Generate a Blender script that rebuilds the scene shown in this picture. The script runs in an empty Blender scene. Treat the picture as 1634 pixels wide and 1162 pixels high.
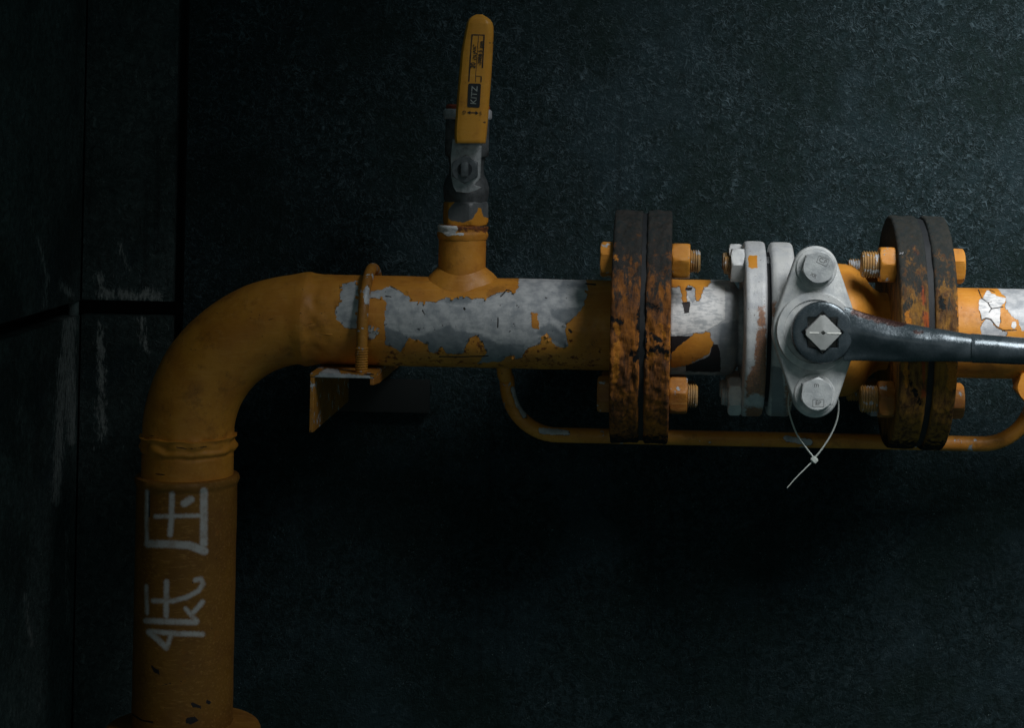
import bpy, bmesh, math, random
import numpy as np
from mathutils import Vector, Matrix, noise as mnoise
random.seed(7)
PI = math.pi
sc = bpy.context.scene
COL = sc.collection
# ------------------------------------------------------------------ scale
# everything is modelled in units of 0.6 mm (U); the pipe is then 87 mm across
U = 0.0006
D = 3000.0                 # camera to pipe-axis plane, in U
PHI = 0.021                # camera roll
PX, PY, PW, PH = 1060.0, 200.0, 1634.0, 1162.0
CP, SP = math.cos(PHI), math.sin(PHI)

# ------------------------------------------------------------------ camera
cd = bpy.data.cameras.new('camera'); cam = bpy.data.objects.new('camera', cd); COL.objects.link(cam)
cam.matrix_world = Matrix.Translation((0, -D * U, 0)) @ Matrix.Rotation(PI / 2, 4, 'X') @ Matrix.Rotation(PHI, 4, 'Z')
cd.sensor_width = 36; cd.lens = 36 * D / PW
cd.shift_x = (PW / 2 - PX) / PW; cd.shift_y = -(PH / 2 - PY) / PW
cd.clip_start = 0.01; cd.clip_end = 50
sc.camera = cam
# ------------------------------------------------------------------ world, lamps, exposure
w = bpy.data.worlds.new('World'); sc.world = w; w.use_nodes = True
bg = w.node_tree.nodes['Background']; bg.inputs[0].default_value = (0.50, 0.93, 0.95, 1); bg.inputs[1].default_value = 0.055

def aim(o, tgt):
    o.rotation_euler = (Vector(tgt) * U - o.location).to_track_quat('-Z', 'Y').to_euler()
kl = bpy.data.lights.new('key_lamp', 'SPOT'); key = bpy.data.objects.new('key_lamp', kl); COL.objects.link(key)
key.location = Vector((1080, -1000, 1080)) * U
kl.energy = 86; kl.shadow_soft_size = 0.36; kl.spot_size = math.radians(65.5); kl.spot_blend = 1.0; kl.color = (0.97, 0.99, 1.0)
aim(key, (740, 0, -60))
fl = bpy.data.lights.new('fill_lamp', 'AREA'); fill = bpy.data.objects.new('fill_lamp', fl); COL.objects.link(fill)
fill.location = Vector((-300, -2800, -100)) * U; fl.shape = 'DISK'; fl.size = 0.9; fl.energy = 0.42; fl.color = (1.0, 0.95, 0.88)
aim(fill, (-300, 0, -500))
vs = sc.view_settings
vs.view_transform = 'Standard'; vs.look = 'None'; vs.exposure = 0.0; vs.gamma = 1.0; vs.use_curve_mapping = False

# ------------------------------------------------------------------ picture point -> place
def at(px, py, d=0.0):
    u, v = px - PX, PY - py
    k = (D + d) / D
    return Vector(((u * CP - v * SP) * k, d, (u * SP + v * CP) * k))
def proj(P):                       # P: (n,3) array in U -> pixel coordinates
    k = D / (D + P[:, 1])
    x, z = P[:, 0] * k, P[:, 2] * k
    return PX + x * CP + z * SP, PY - (-x * SP + z * CP)

# ------------------------------------------------------------------ shader helper
class NT:
    def __init__(s, name):
        m = bpy.data.materials.new(name); m.use_nodes = True; s.m = m; s.t = m.node_tree; s.n = s.t.nodes
        s.b = s.n['Principled BSDF']; tc = s.n.new('ShaderNodeTexCoord'); mp = s.n.new('ShaderNodeMapping')
        mp.inputs['Scale'].default_value = (1 / U,) * 3; s.l(tc.outputs['Object'], mp.inputs[0]); s.co = mp.outputs[0]
    def l(s, a, b):
        if isinstance(a, (int, float)): b.default_value = a
        elif isinstance(a, tuple): b.default_value = a if len(a) == 4 or len(b.default_value) == 3 else (*a, 1)
        else: s.t.links.new(a, b)
    def math(s, op, a, b=0.0, c=None, clamp=False):
        n = s.n.new('ShaderNodeMath'); n.operation = op; n.use_clamp = clamp
        s.l(a, n.inputs[0]); s.l(b, n.inputs[1])
        if c is not None: s.l(c, n.inputs[2])
        return n.outputs[0]
    def noise(s, scale, detail=4, rough=.55, sx=1, sy=1, sz=1, off=0, dist=0):
        mp = s.n.new('ShaderNodeMapping'); mp.inputs['Scale'].default_value = (sx, sy, sz); mp.inputs['Location'].default_value = (off, off * 1.7, off * .6)
        s.l(s.co, mp.inputs[0])
        n = s.n.new('ShaderNodeTexNoise'); s.l(mp.outputs[0], n.inputs['Vector'])
        n.inputs['Scale'].default_value = scale; n.inputs['Detail'].default_value = detail; n.inputs['Roughness'].default_value = rough
        n.inputs['Distortion'].default_value = dist
        return n.outputs['Fac']
    def vor(s, scale, feature='F1', out='Distance', rnd=1):
        n = s.n.new('ShaderNodeTexVoronoi'); n.feature = feature; s.l(s.co, n.inputs['Vector']); n.inputs['Scale'].default_value = scale
        n.inputs['Randomness'].default_value = rnd
        return n.outputs[out]
    def ramp(s, x, lo, hi, a=0.0, b=1.0, smooth=True):
        n = s.n.new('ShaderNodeMapRange'); n.interpolation_type = 'SMOOTHSTEP' if smooth else 'LINEAR'
        s.l(x, n.inputs[0]); n.inputs[1].default_value = lo; n.inputs[2].default_value = hi; n.inputs[3].default_value = a; n.inputs[4].default_value = b
        return n.outputs[0]
    def mix(s, f, a, b):
        n = s.n.new('ShaderNodeMix'); n.data_type = 'RGBA'
        s.l(f, n.inputs[0]); s.l(a, n.inputs[6]); s.l(b, n.inputs[7]); return n.outputs[2]
    def fmix(s, f, a, b):
        n = s.n.new('ShaderNodeMix'); s.l(f, n.inputs[0]); s.l(a, n.inputs[2]); s.l(b, n.inputs[3]); return n.outputs[0]
    def attr(s, name):
        n = s.n.new('ShaderNodeAttribute'); n.attribute_name = name; return n.outputs['Fac']
    def xyz(s):
        n = s.n.new('ShaderNodeSeparateXYZ'); s.l(s.co, n.inputs[0]); return n.outputs
    def bump(s, h, strength=.5, dist=1.0, prev=None):
        n = s.n.new('ShaderNodeBump'); s.l(h, n.inputs['Height']); n.inputs['Strength'].default_value = strength; n.inputs['Distance'].default_value = dist * U
        if prev is not None: s.l(prev, n.inputs['Normal'])
        return n.outputs[0]
    def done(s, col, rough=.5, metal=0.0, nrm=None, spec=.5):
        s.l(col, s.b.inputs['Base Color']); s.l(rough, s.b.inputs['Roughness']); s.l(metal, s.b.inputs['Metallic'])
        s.b.inputs['Specular IOR Level'].default_value = spec
        if nrm is not None: s.l(nrm, s.b.inputs['Normal'])
        return s.m

def mat_paint(name, c1=(.60, .25, .030), c2=(.48, .18, .020), wear=0.0, rusty=0.0, seed=0, rough=.5, bumps=1.0):
    """yellow-orange enamel; masks traced as attributes: peel (bare grey metal), prim (white primer), dark (bitumen spots), rust, crack, spray"""
    t = NT(name)
    big = t.noise(.018, 3, off=seed); mid = t.noise(.08, 5, .6, off=seed + 3); fine = t.noise(.45, 4, .6, off=seed + 9)
    col = t.mix(t.ramp(big, .35, .68), c1, c2)
    col = t.mix(t.math('MULTIPLY', t.ramp(mid, .55, .8), .5), col, (.33, .11, .012))
    dirt = t.noise(.05, 6, .7, sx=.7, sy=1, sz=.35, off=seed + 20)
    col = t.mix(t.math('MULTIPLY', t.ramp(dirt, .56, .78), .45), col, (.09, .04, .012))
    brush = t.noise(.25, 4, .7, sx=.12, sy=1, sz=1, off=seed + 33)
    col = t.mix(t.math('MULTIPLY', t.ramp(brush, .5, .72), .28), col, (.70, .36, .10))
    stain = t.noise(.022, 6, .72, off=seed + 36)
    col = t.mix(t.math('MULTIPLY', t.ramp(stain, .53, .70), .55), col, (.20, .075, .012))
    pits = t.ramp(t.noise(.22, 2, .5, off=seed + 31), .735, .76)
    col = t.mix(pits, col, (.035, .022, .012))
    rs = t.math('ADD', t.attr('rust'), rusty)
    rmask = t.ramp(t.math('ADD', rs, t.math('MULTIPLY', t.math('SUBTRACT', t.noise(.09, 6, .7, off=seed + 40), .5), 1.6)), .48, .62)
    rcol = t.mix(t.ramp(t.noise(.2, 5, .7, off=seed + 44), .35, .65), (.22, .065, .012), (.07, .022, .009))
    col = t.mix(rmask, col, rcol)
    edge = t.math('MULTIPLY', t.math('SUBTRACT', t.noise(.11, 6, .68, off=seed + 50, dist=.6), .5), .55)
    pv = t.math('ADD', t.attr('peel'), edge)
    if wear: pv = t.math('MAXIMUM', pv, t.ramp(t.noise(.055, 5, .6, off=seed + 60), .62 - wear, .70 - wear, 0, 1))
    pm = t.ramp(pv, .49, .505)
    g1 = t.noise(.06, 5, .6, off=seed + 70); g2 = t.noise(.25, 6, .75, sx=.25, off=seed + 75)
    grey = t.mix(t.ramp(g1, .35, .68), (.50, .505, .515), (.29, .305, .325))
    grey = t.mix(t.math('MULTIPLY', t.ramp(g2, .45, .75), .5), grey, (.17, .19, .22))
    grey = t.mix(t.ramp(t.noise(.12, 3, .5, off=seed + 79), .70, .74), grey, (.05, .05, .055))
    tone = t.attr('tone')      # dull blue-grey areas: grime, plus shade painted low on the pipe
    grey = t.mix(t.math('MULTIPLY', t.ramp(t.math('ADD', tone, edge), .35, .62), .6), grey, (.085, .11, .13))
    col = t.mix(pm, col, grey)
    line = t.math('MULTIPLY', t.ramp(pv, .455, .485), t.ramp(pv, .50, .53, 1, 0))
    line = t.math('MULTIPLY', line, t.ramp(t.noise(.03, 3, .5, off=seed + 90), .42, .6))
    col = t.mix(t.math('MULTIPLY', line, .85), col, (.02, .016, .014))  # dark rim at peel edges: painted shadow of the lifted paint
    wm = t.ramp(t.math('ADD', t.attr('prim'), t.math('MULTIPLY', edge, .6)), .485, .51)
    col = t.mix(wm, col, t.mix(t.ramp(t.math('ADD', t.math('MULTIPLY', g2, .6), t.math('MULTIPLY', g1, .45)), .48, .62), (.70, .69, .68), (.40, .41, .42)))
    dm = t.ramp(t.math('ADD', t.attr('dark'), t.math('MULTIPLY', edge, .6)), .48, .52)
    col = t.mix(dm, col, (.018, .014, .016))
    cm = t.ramp(t.math('ADD', t.attr('crack'), t.math('MULTIPLY', edge, .12)), .485, .53)
    col = t.mix(cm, col, (.015, .012, .010))
    sp_ = t.math('ADD', t.attr('spray'), t.math('MULTIPLY', t.math('SUBTRACT', t.noise(.35, 5, .75, off=5), .5), .30))
    sm = t.math('MULTIPLY', t.ramp(sp_, .40, .66), t.ramp(t.noise(.06, 4, .7, off=91), .30, .55, .62, 1))
    col = t.mix(t.math('MULTIPLY', sm, .92), col, (.56, .53, .52))
    ro = t.fmix(pm, t.ramp(mid, .3, .7, rough - .08, rough + .12), .5)
    ro = t.fmix(rmask, ro, .85)
    h = t.math('ADD', t.math('MULTIPLY', t.ramp(pv, .46, .505, 1, 0), 1.0), t.math('MULTIPLY', wm, .7))
    h = t.math('SUBTRACT', h, t.math('MULTIPLY', cm, .8))
    n = t.bump(h, .75, 1.1)
    n = t.bump(t.math('ADD', t.math('MULTIPLY', mid, 1.0), t.math('MULTIPLY', fine, .35)), .35 * bumps, 1.6, n)
    return t.done(col, ro, t.math('MULTIPLY', pm, .08), n, .42)

def mat_silver(name, seed=0, rust=0.0, base=(.60, .60, .59), base2=(.47, .48, .49), spots=0.1, bs=.5):
    t = NT(name)
    g1 = t.noise(.05, 5, .6, off=seed); g2 = t.noise(.4, 5, .7, off=seed + 5)
    col = t.mix(t.ramp(g1, .35, .68), base, base2)
    col = t.mix(t.math('MULTIPLY', t.ramp(g2, .55, .75), .35), col, (.25, .27, .29))
    sp = t.ramp(t.noise(.3, 3, .6, off=seed + 12), .72 - spots * .5, .76 - spots * .5)
    col = t.mix(t.math('MULTIPLY', sp, .8), col, (.13, .10, .08))
    edge = t.math('MULTIPLY', t.math('SUBTRACT', t.noise(.12, 6, .72, off=seed + 20), .5), .9)
    rm = t.ramp(t.math('ADD', t.math('ADD', t.attr('rust'), rust), edge), .46, .62)
    col = t.mix(t.math('MULTIPLY', rm, .85), col, t.mix(t.ramp(g2, .4, .6), (.36, .13, .03), (.16, .06, .02)))
    om = t.ramp(t.math('ADD', t.attr('orange'), t.math('MULTIPLY', edge, .3)), .48, .52)
    col = t.mix(om, col, (.60, .24, .02))
    tm = t.ramp(t.math('ADD', t.attr('tone'), t.math('MULTIPLY', edge, .4)), .44, .58)
    col = t.mix(t.math('MULTIPLY', tm, .75), col, (.14, .16, .18))
    n = t.bump(t.math('ADD', t.math('MULTIPLY', g2, .7), g1), bs, 1.4)
    return t.done(col, t.ramp(g1, .3, .7, .42, .6), .15, n)

def mat_rust(name, seed=0, coat=(.012, .021, .023), orange=(.46, .160, .022), brown=(.20, .072, .022), amt=0.05):
    """heavily rusted flange steel: dark coat left near the crown, streaking and flaking rust lower down"""
    t = NT(name)
    st = t.noise(.10, 6, .68, sx=1.5, sy=1.2, sz=.16, off=seed, dist=.3); a = t.noise(.022, 6, .66, sx=1.6, sy=1, sz=.8, off=seed + 3, dist=.6)
    b = t.noise(.09, 7, .74, off=seed + 6); c = t.noise(.38, 5, .75, off=seed + 11)
    col = t.mix(t.ramp(st, .36, .64), (.070, .034, .017), brown)
    col = t.mix(t.math('MULTIPLY', t.ramp(t.math('ADD', t.math('MULTIPLY', a, .6), t.math('MULTIPLY', st, .4)), .46 - amt, .68 - amt), .85), col, orange)
    col = t.mix(t.math('MULTIPLY', t.ramp(b, .56, .72), .6), col, (.065, .026, .012))
    col = t.mix(t.math('MULTIPLY', t.ramp(c, .58, .74), .45), col, (.26, .16, .085))
    e = t.math('MULTIPLY', t.math('SUBTRACT', t.noise(.07, 7, .76, off=seed + 51, dist=1.0), .5), 1.5)
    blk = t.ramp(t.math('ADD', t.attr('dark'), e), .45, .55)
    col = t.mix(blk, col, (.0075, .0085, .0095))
    red = t.ramp(t.math('ADD', t.attr('red'), t.math('MULTIPLY', t.math('SUBTRACT', st, .5), 1.2)), .42, .6)
    col = t.mix(t.math('MULTIPLY', red, .75), col, (.34, .055, .015))
    top = t.ramp(t.math('ADD', t.attr('coat'), t.math('MULTIPLY', t.math('SUBTRACT', t.math('ADD', t.math('MULTIPLY', st, .55), t.math('MULTIPLY', t.noise(.05, 6, .75, sz=.4, off=seed + 30), .45)), .5), 2.4)), .34, .62)
    col = t.mix(t.math('MULTIPLY', top, .95), col, t.mix(t.ramp(b, .4, .7), coat, (.024, .030, .032)))
    om = t.ramp(t.math('ADD', t.attr('orange'), t.math('MULTIPLY', t.math('SUBTRACT', b, .5), 1.1)), .46, .56)
    col = t.mix(om, col, t.mix(t.ramp(c, .4, .6), (.55, .22, .03), (.42, .14, .018)))
    h = t.math('ADD', b, t.math('MULTIPLY', blk, -.9))
    n = t.bump(h, .75, 3.6); n = t.bump(c, .55, 1.4, n)
    return t.done(col, t.ramp(b, .3, .7, .6, .9), 0, n, .2)

def mat_black_steel(name):
    t = NT(name)
    a = t.noise(.03, 5, .6, off=2); b = t.noise(.3, 5, .7, off=8)
    col = t.mix(t.ramp(a, .4, .66), (.045, .062, .072), (.08, .10, .115))
    col = t.mix(t.math('MULTIPLY', t.ramp(b, .64, .74), .35), col, (.13, .14, .14))
    rm = t.ramp(t.math('ADD', t.attr('rust'), t.math('MULTIPLY', t.math('SUBTRACT', t.noise(.1, 5, .7, off=4), .5), .8)), .46, .6)
    col = t.mix(rm, col, (.050, .022, .018))
    n = t.bump(t.math('ADD', a, t.math('MULTIPLY', b, .15)), .45, 2.5)
    return t.done(col, t.ramp(b, .3, .7, .14, .34), .45, n, .7)

def mat_plain(name, c, rough=.5, metal=0, var=.35, seed=0, bs=.3):
    t = NT(name); a = t.noise(.1, 5, .65, off=seed)
    dk = tuple(x * (1 - var) for x in c)
    return t.done(t.mix(t.ramp(a, .35, .7), c, dk), rough, metal, t.bump(t.noise(.4, 4, .7, off=seed), bs, 1.2))

def mat_wall(name, side=False, c1=(.0155, .031, .035), c2=(.0045, .0115, .0115), hi=(.080, .120, .138), bs=.9, blc=(.24, .25, .25)):
    t = NT(name)
    big = t.noise(.0042, 5, .62, off=17); mid = t.noise(.02, 5, .7); fl = t.noise(.075, 6, .72, dist=.8)
    v2 = t.noise(.40, 4, .75, off=60)
    col = t.mix(t.ramp(fl, .38, .64), c2, c1)
    col = t.mix(t.math('MULTIPLY', t.ramp(big, .44, .60), .6), col, (.0065, .0165, .014))
    col = t.mix(t.math('MULTIPLY', t.ramp(t.noise(.007, 4, .6, off=44), .50, .64), .5), col, (.018, .036, .044))
    fils = None
    for sc_, of, wd, am in ((.042, 80, .042, 1.0), (.075, 97, .055, .9), (.028, 110, .022, .8)):
        fil = t.math('MULTIPLY', t.math('MULTIPLY', t.ramp(t.math('ABSOLUTE', t.math('SUBTRACT', t.noise(sc_, 2, .6, off=of, dist=1.3), .5)), 0, wd, 1, 0), t.ramp(t.noise(sc_ * 1.5, 4, .75, off=of + 7), .44, .60)), am)
        fils = fil if fils is None else t.math('MAXIMUM', fils, fil)
    if not side: fils = t.math('MULTIPLY', fils, t.ramp(t.math('ADD', t.xyz()[2], t.math('MULTIPLY', t.math('SUBTRACT', big, .5), 900)), 560, 980, .30, 1.0))  # filaments fade down the wall: weaker light below put into the colour
    col = t.mix(t.math('MULTIPLY', fils, t.ramp(big, .36, .62, .95, .4)), col, hi)
    spk = t.math('MULTIPLY', t.ramp(v2, .60, .67), t.ramp(t.noise(.035, 5, .7, off=33), .50, .62))
    col = t.mix(t.math('MULTIPLY', spk, .9), col, (.20, .27, .29))
    drip = t.ramp(t.noise(.03, 5, .65, sx=1.4, sy=1.4, sz=.06, off=71), .56, .72)
    col = t.mix(t.math('MULTIPLY', drip, .35), col, (.004, .0075, .0075))
    bl = t.attr('bloom')
    st = t.noise(.14, 6, .8, sx=1.4, sy=1.4, sz=.35, off=14)
    bm_ = t.ramp(t.math('ADD', bl, t.math('MULTIPLY', t.math('SUBTRACT', st, .5), 2.6)), .70, 1.10)
    col = t.mix(t.math('MULTIPLY', bm_, .7), col, blc)
    if side:
        s2 = t.math('MULTIPLY', t.ramp(t.noise(.16, 6, .82, sx=1.6, sy=1.6, sz=.3, off=24), .56, .70), t.ramp(t.noise(.02, 4, .7, sz=.4, off=29), .44, .62))
        col = t.mix(t.math('MULTIPLY', s2, .6), col, (.36, .37, .37))
    h = t.math('ADD', t.math('ADD', t.math('MULTIPLY', fl, 1.2), t.math('MULTIPLY', fils, .55)), t.math('MULTIPLY', mid, .5))
    n = t.bump(h, bs, 5.0); n = t.bump(v2, .5, 1.6, n)
    return t.done(col, t.ramp(mid, .3, .7, .65, .85), 0, n, .14)

M = dict(
    paint=mat_paint('orange_enamel'),
    paint2=mat_paint('orange_enamel_riser_shaded', (.24, .102, .012), (.19, .076, .010), seed=15, rough=.6),  # same orange, darkened: the riser's shade is put into its colour
    paint_hw=mat_paint('orange_enamel_hardware', seed=40, wear=.03, bumps=1.4),
    paint_brk=mat_paint('orange_enamel_bracket', (.40, .17, .02), (.28, .115, .016), seed=55, wear=.05, rusty=.08, bumps=1.5),
    paint_tube=mat_paint('orange_enamel_tube', seed=71, wear=.015),
    paint_dull=mat_paint('orange_enamel_dull', (.40, .17, .02), (.30, .11, .016), seed=28, rusty=.1, bumps=1.5),
    silver=mat_silver('silver_paint', 3),
    silver_rust=mat_silver('silver_paint_rusting', 13, spots=.16, base=(.56, .56, .56), base2=(.43, .44, .46)),
    plate=mat_silver('cast_plate_silver', 23, base=(.60, .61, .60), base2=(.42, .44, .45), spots=.07, bs=.6),
    bolt_silver=mat_silver('bolt_silver', 33, base=(.52, .54, .54), base2=(.34, .36, .37), spots=.09, bs=.6),
    stem=mat_plain('stem_steel', (.50, .51, .50), .42, .5, .15, 3, .12),
    rust=mat_rust('rusted_steel'), rust2=mat_rust('rusted_steel_far', 19, orange=(.36, .17, .025), brown=(.22, .105, .028), amt=.05),
    wrench=mat_black_steel('black_steel'),
    brass=mat_plain('grey_bronze', (.10, .105, .11), .5, .3, .5, 5, .5),
    lever_steel=mat_plain('lever_steel', (.42, .43, .44), .45, .4, .4, 9, .35),
    lever_nut=mat_plain('lever_nut_steel', (.11, .125, .135), .5, .4, .4, 12, .4),
    paint_low=mat_paint('orange_enamel_rust_shaded', (.34, .13, .016), (.24, .08, .012), seed=47, rusty=.30, wear=.02, bumps=1.6),  # lower flange bolts: shade painted in as darker, rustier enamel
    paint_thread=mat_paint('orange_enamel_thread', (.42, .22, .05), (.20, .14, .08), seed=28, wear=.09, rusty=.12, bumps=1.5),
    grip=mat_paint('yellow_vinyl', (.62, .28, .026), (.56, .235, .022), seed=84, rough=.42, bumps=.5),
    ink=mat_plain('black_ink', (.010, .014, .018), .6, 0, .1),
    ink_soft=mat_plain('worn_black_ink', (.05, .03, .012), .6, 0, .3),
    white_ink=mat_plain('white_ink', (.34, .36, .34), .6, 0, .4),
    stamp=mat_plain('stamp_shadow', (.17, .17, .17), .6, .3, .3),
    tie=mat_plain('white_nylon', (.60, .64, .60), .38, 0, .08),
    gasket=mat_plain('black_gasket', (.010, .012, .015), .7, 0, .3),
    tape=mat_plain('white_thread_tape', (.45, .44, .46), .7, 0, .4),
    red=mat_plain('red_oxide', (.30, .05, .02), .7, 0, .4),
    wall=mat_wall('dark_stone'), wall_side=mat_wall('dark_stone_side', True, (.090, .120, .118), (.036, .054, .052), (.16, .19, .19), blc=(.42, .43, .42)), wall_panel=mat_wall('dark_stone_panel', True, (.068, .092, .092), (.026, .042, .042), (.12, .15, .15), blc=(.42, .43, .42)), groove=mat_plain('black_joint', (.009, .014, .014), .9, 0, .4),
    strip=mat_wall('dark_corner_strip', False, (.16, .20, .20), (.10, .13, .13), (.22, .24, .24), .5),
    plate_dark=mat_plain('black_plate', (.004, .007, .007), .7, 0, .3),
    hairline=mat_plain('pale_scratch', (.09, .10, .10), .8, 0, .5),
)

# ------------------------------------------------------------------ object helpers
def thing(name, label, cat, loc, group=None):
    o = bpy.data.objects.new(name, None); COL.objects.link(o); o.empty_display_size = .03
    o.location = Vector(loc) * U; o['label'] = label; o['category'] = cat
    if group: o['group'] = group
    return o
def origin_of(o):
    v = Vector((0, 0, 0))
    while o is not None:
        v = v + o.location; o = o.parent
    return v
def obj(name, bm, mat, parent=None, sharp=35, marks=None, loc=None, bevel=0):
    """bm in U, place coordinates -> ONE mesh object"""
    bmesh.ops.recalc_face_normals(bm, faces=bm.faces) if not getattr(bm, 'keep', False) else None
    me = bpy.data.meshes.new(name); bm.to_mesh(me); bm.free()
    n = len(me.vertices); co = np.empty(n * 3, dtype=np.float64); me.vertices.foreach_get('co', co); co = co.reshape(-1, 3)
    if marks:
        px, py = proj(co); front = np.ones(n, bool)
        nr = np.empty(n * 3); me.vertices.foreach_get('normal', nr); nr = nr.reshape(-1, 3)
        view = co - np.array([0, -D, 0]); front = (nr * view).sum(1) < 0
        for aname, fn in marks.items():
            val = fn(px, py, co)
            val = np.clip((val + 10) / 20, 0, 1)
            if not getattr(fn, 'all', False): val = np.where(front, val, 0)
            a = me.attributes.new(aname, 'FLOAT', 'POINT'); a.data.foreach_set('value', val.astype(np.float32))
    org = origin_of(parent) if parent else (Vector(loc) * U if loc is not None else Vector((0, 0, 0)))
    co = co * U - np.array(org)
    me.vertices.foreach_set('co', co.ravel()); me.update()
    me.polygons.foreach_set('use_smooth', [True] * len(me.polygons))
    me.set_sharp_from_angle(angle=math.radians(sharp))
    me.materials.append(mat)
    o = bpy.data.objects.new(name, me); COL.objects.link(o)
    if parent: o.parent = parent
    else: o.location = org
    if bevel:
        b = o.modifiers.new('bevel', 'BEVEL'); b.width = bevel * U; b.segments = 2; b.limit_method = 'ANGLE'; b.angle_limit = math.radians(30)
    return o
def tag(o, label, cat, group=None):
    o['label'] = label; o['category'] = cat
    if group: o['group'] = group
    return o

def frame(o, ex, ey, ez):
    return Matrix(((ex[0], ey[0], ez[0], o[0]), (ex[1], ey[1], ez[1], o[1]), (ex[2], ey[2], ez[2], o[2]), (0, 0, 0, 1)))
def FX(x, y=0, z=-321): return frame((x, y, z), (0, -1, 0), (0, 0, 1), (1, 0, 0))       # local z along world +X; local x to the viewer
def FZ(x, y, z): return frame((x, y, z), (1, 0, 0), (0, 1, 0), (0, 0, 1))
def FV(x, y, z): return frame((x, y, z), (1, 0, 0), (0, 0, 1), (0, -1, 0))               # local z to the viewer

def lathe(bm, F, prof, seg=64, fn=None, a0=0, close=True, rfn=None):
    """prof [(r, t)] along local z; fn(ang, t, r)->dr"""
    rings = []
    for r, t in prof:
        if r <= 1e-6: rings.append([bm.verts.new(F @ Vector((0, 0, t)))]); continue
        rg = []
        for i in range(seg):
            a = a0 + 2 * PI * i / seg
            rr = r + (fn(a, t, r) if fn else 0)
            rg.append(bm.verts.new(F @ Vector((rr * math.cos(a), rr * math.sin(a), t))))
        rings.append(rg)
    for A, B in zip(rings, rings[1:]):
        if len(A) == 1 and len(B) == 1: continue
        for i in range(seg):
            j = (i + 1) % seg
            if len(A) == 1: bm.faces.new((A[0], B[i], B[j]))
            elif len(B) == 1: bm.faces.new((A[i], B[0], A[j]))
            else: bm.faces.new((A[i], B[i], B[j], A[j]))
    return bm
def prism(bm, F, pts, t0, t1, ch=0, hole=None):
    """polygon extruded along local z with a chamfer at the t1 end"""
    n = len(pts); cx = sum(p[0] for p in pts) / n; cy = sum(p[1] for p in pts) / n
    def inset(k):
        out = []
        for i in range(n):
            a, b, c = Vector(pts[i - 1]), Vector(pts[i]), Vector(pts[(i + 1) % n])
            d1 = (b - a).normalized(); d2 = (c - b).normalized(); n1 = Vector((-d1.y, d1.x)); n2 = Vector((-d2.y, d2.x))
            m = (n1 + n2); m = m / max(.3, m.length_squared) * 2 if m.length > 1e-6 else n1
            out.append(b + m * k * sgn)
        return out
    area = sum(pts[i - 1][0] * pts[i][1] - pts[i][0] * pts[i - 1][1] for i in range(n)); sgn = 1 if area > 0 else -1
    lv = [(inset(0), t0)]
    if ch: lv += [(inset(0), t1 - ch * (1 if t1 > t0 else -1)), (inset(ch * .35), t1 - ch * .3 * (1 if t1 > t0 else -1)), (inset(ch), t1)]
    else: lv += [(inset(0), t1)]
    rings = [[bm.verts.new(F @ Vector((p[0], p[1], t))) for p in ps] for ps, t in lv]
    for A, B in zip(rings, rings[1:]):
        for i in range(n):
            j = (i + 1) % n; bm.faces.new((A[i], A[j], B[j], B[i]))
    bm.faces.new(rings[-1]); bm.faces.new(list(reversed(rings[0])))
    return bm
def box(bm, x0, x1, y0, y1, z0, z1, F=None, cuts=0):
    vs_ = [Vector((x, y, z)) for x in (x0, x1) for y in (y0, y1) for z in (z0, z1)]
    v = [bm.verts.new(F @ p if F else p) for p in vs_]
    for f in ((0, 1, 3, 2), (4, 6, 7, 5), (0, 4, 5, 1), (2, 3, 7, 6), (0, 2, 6, 4), (1, 5, 7, 3)): bm.faces.new([v[i] for i in f])
    return bm
def sweep(bm, pts, rad, seg=16, closed=False, caps=True, squash=None):
    n = len(pts); P = [Vector(p) for p in pts]
    T = [(P[(i + 1) % n] - P[i - 1]).normalized() if closed else (P[min(i + 1, n - 1)] - P[max(i - 1, 0)]).normalized() for i in range(n)]
    up = Vector((0, 0, 1)) if abs(T[0].z) < .9 else Vector((0, 1, 0))
    N = (up - T[0] * up.dot(T[0])).normalized(); rings = []
    for i in range(n):
        if i: N = (N - T[i] * N.dot(T[i])).normalized()
        B = T[i].cross(N); r = rad(i / (n - 1)) if callable(rad) else rad
        rx, ry = (r, r) if squash is None else (r, r * squash)
        rings.append([bm.verts.new(P[i] + N * math.cos(2 * PI * k / seg) * rx + B * math.sin(2 * PI * k / seg) * ry) for k in range(seg)])
    rng = range(n) if closed else range(n - 1)
    for i in rng:
        A, B2 = rings[i], rings[(i + 1) % n]
        for k in range(seg):
            l = (k + 1) % seg; bm.faces.new((A[k], A[l], B2[l], B2[k]))
    if caps and not closed: bm.faces.new(list(reversed(rings[0]))); bm.faces.new(rings[-1])
    return bm
def spline(ctrl, n=12):
    P = [Vector(c) for c in ctrl]; P = [P[0] * 2 - P[1]] + P + [P[-1] * 2 - P[-2]]; out = []
    for i in range(1, len(P) - 2):
        for k in range(n):
            t = k / n; a, b, c, d = P[i - 1], P[i], P[i + 1], P[i + 2]
            out.append(.5 * ((2 * b) + (c - a) * t + (2 * a - 5 * b + 4 * c - d) * t * t + (3 * b - a - 3 * c + d) * t ** 3))
    out.append(P[-2]); return out
def hexpts(r, rot=0): return [(r * math.cos(rot + i * PI / 3), r * math.sin(rot + i * PI / 3)) for i in range(6)]
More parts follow.
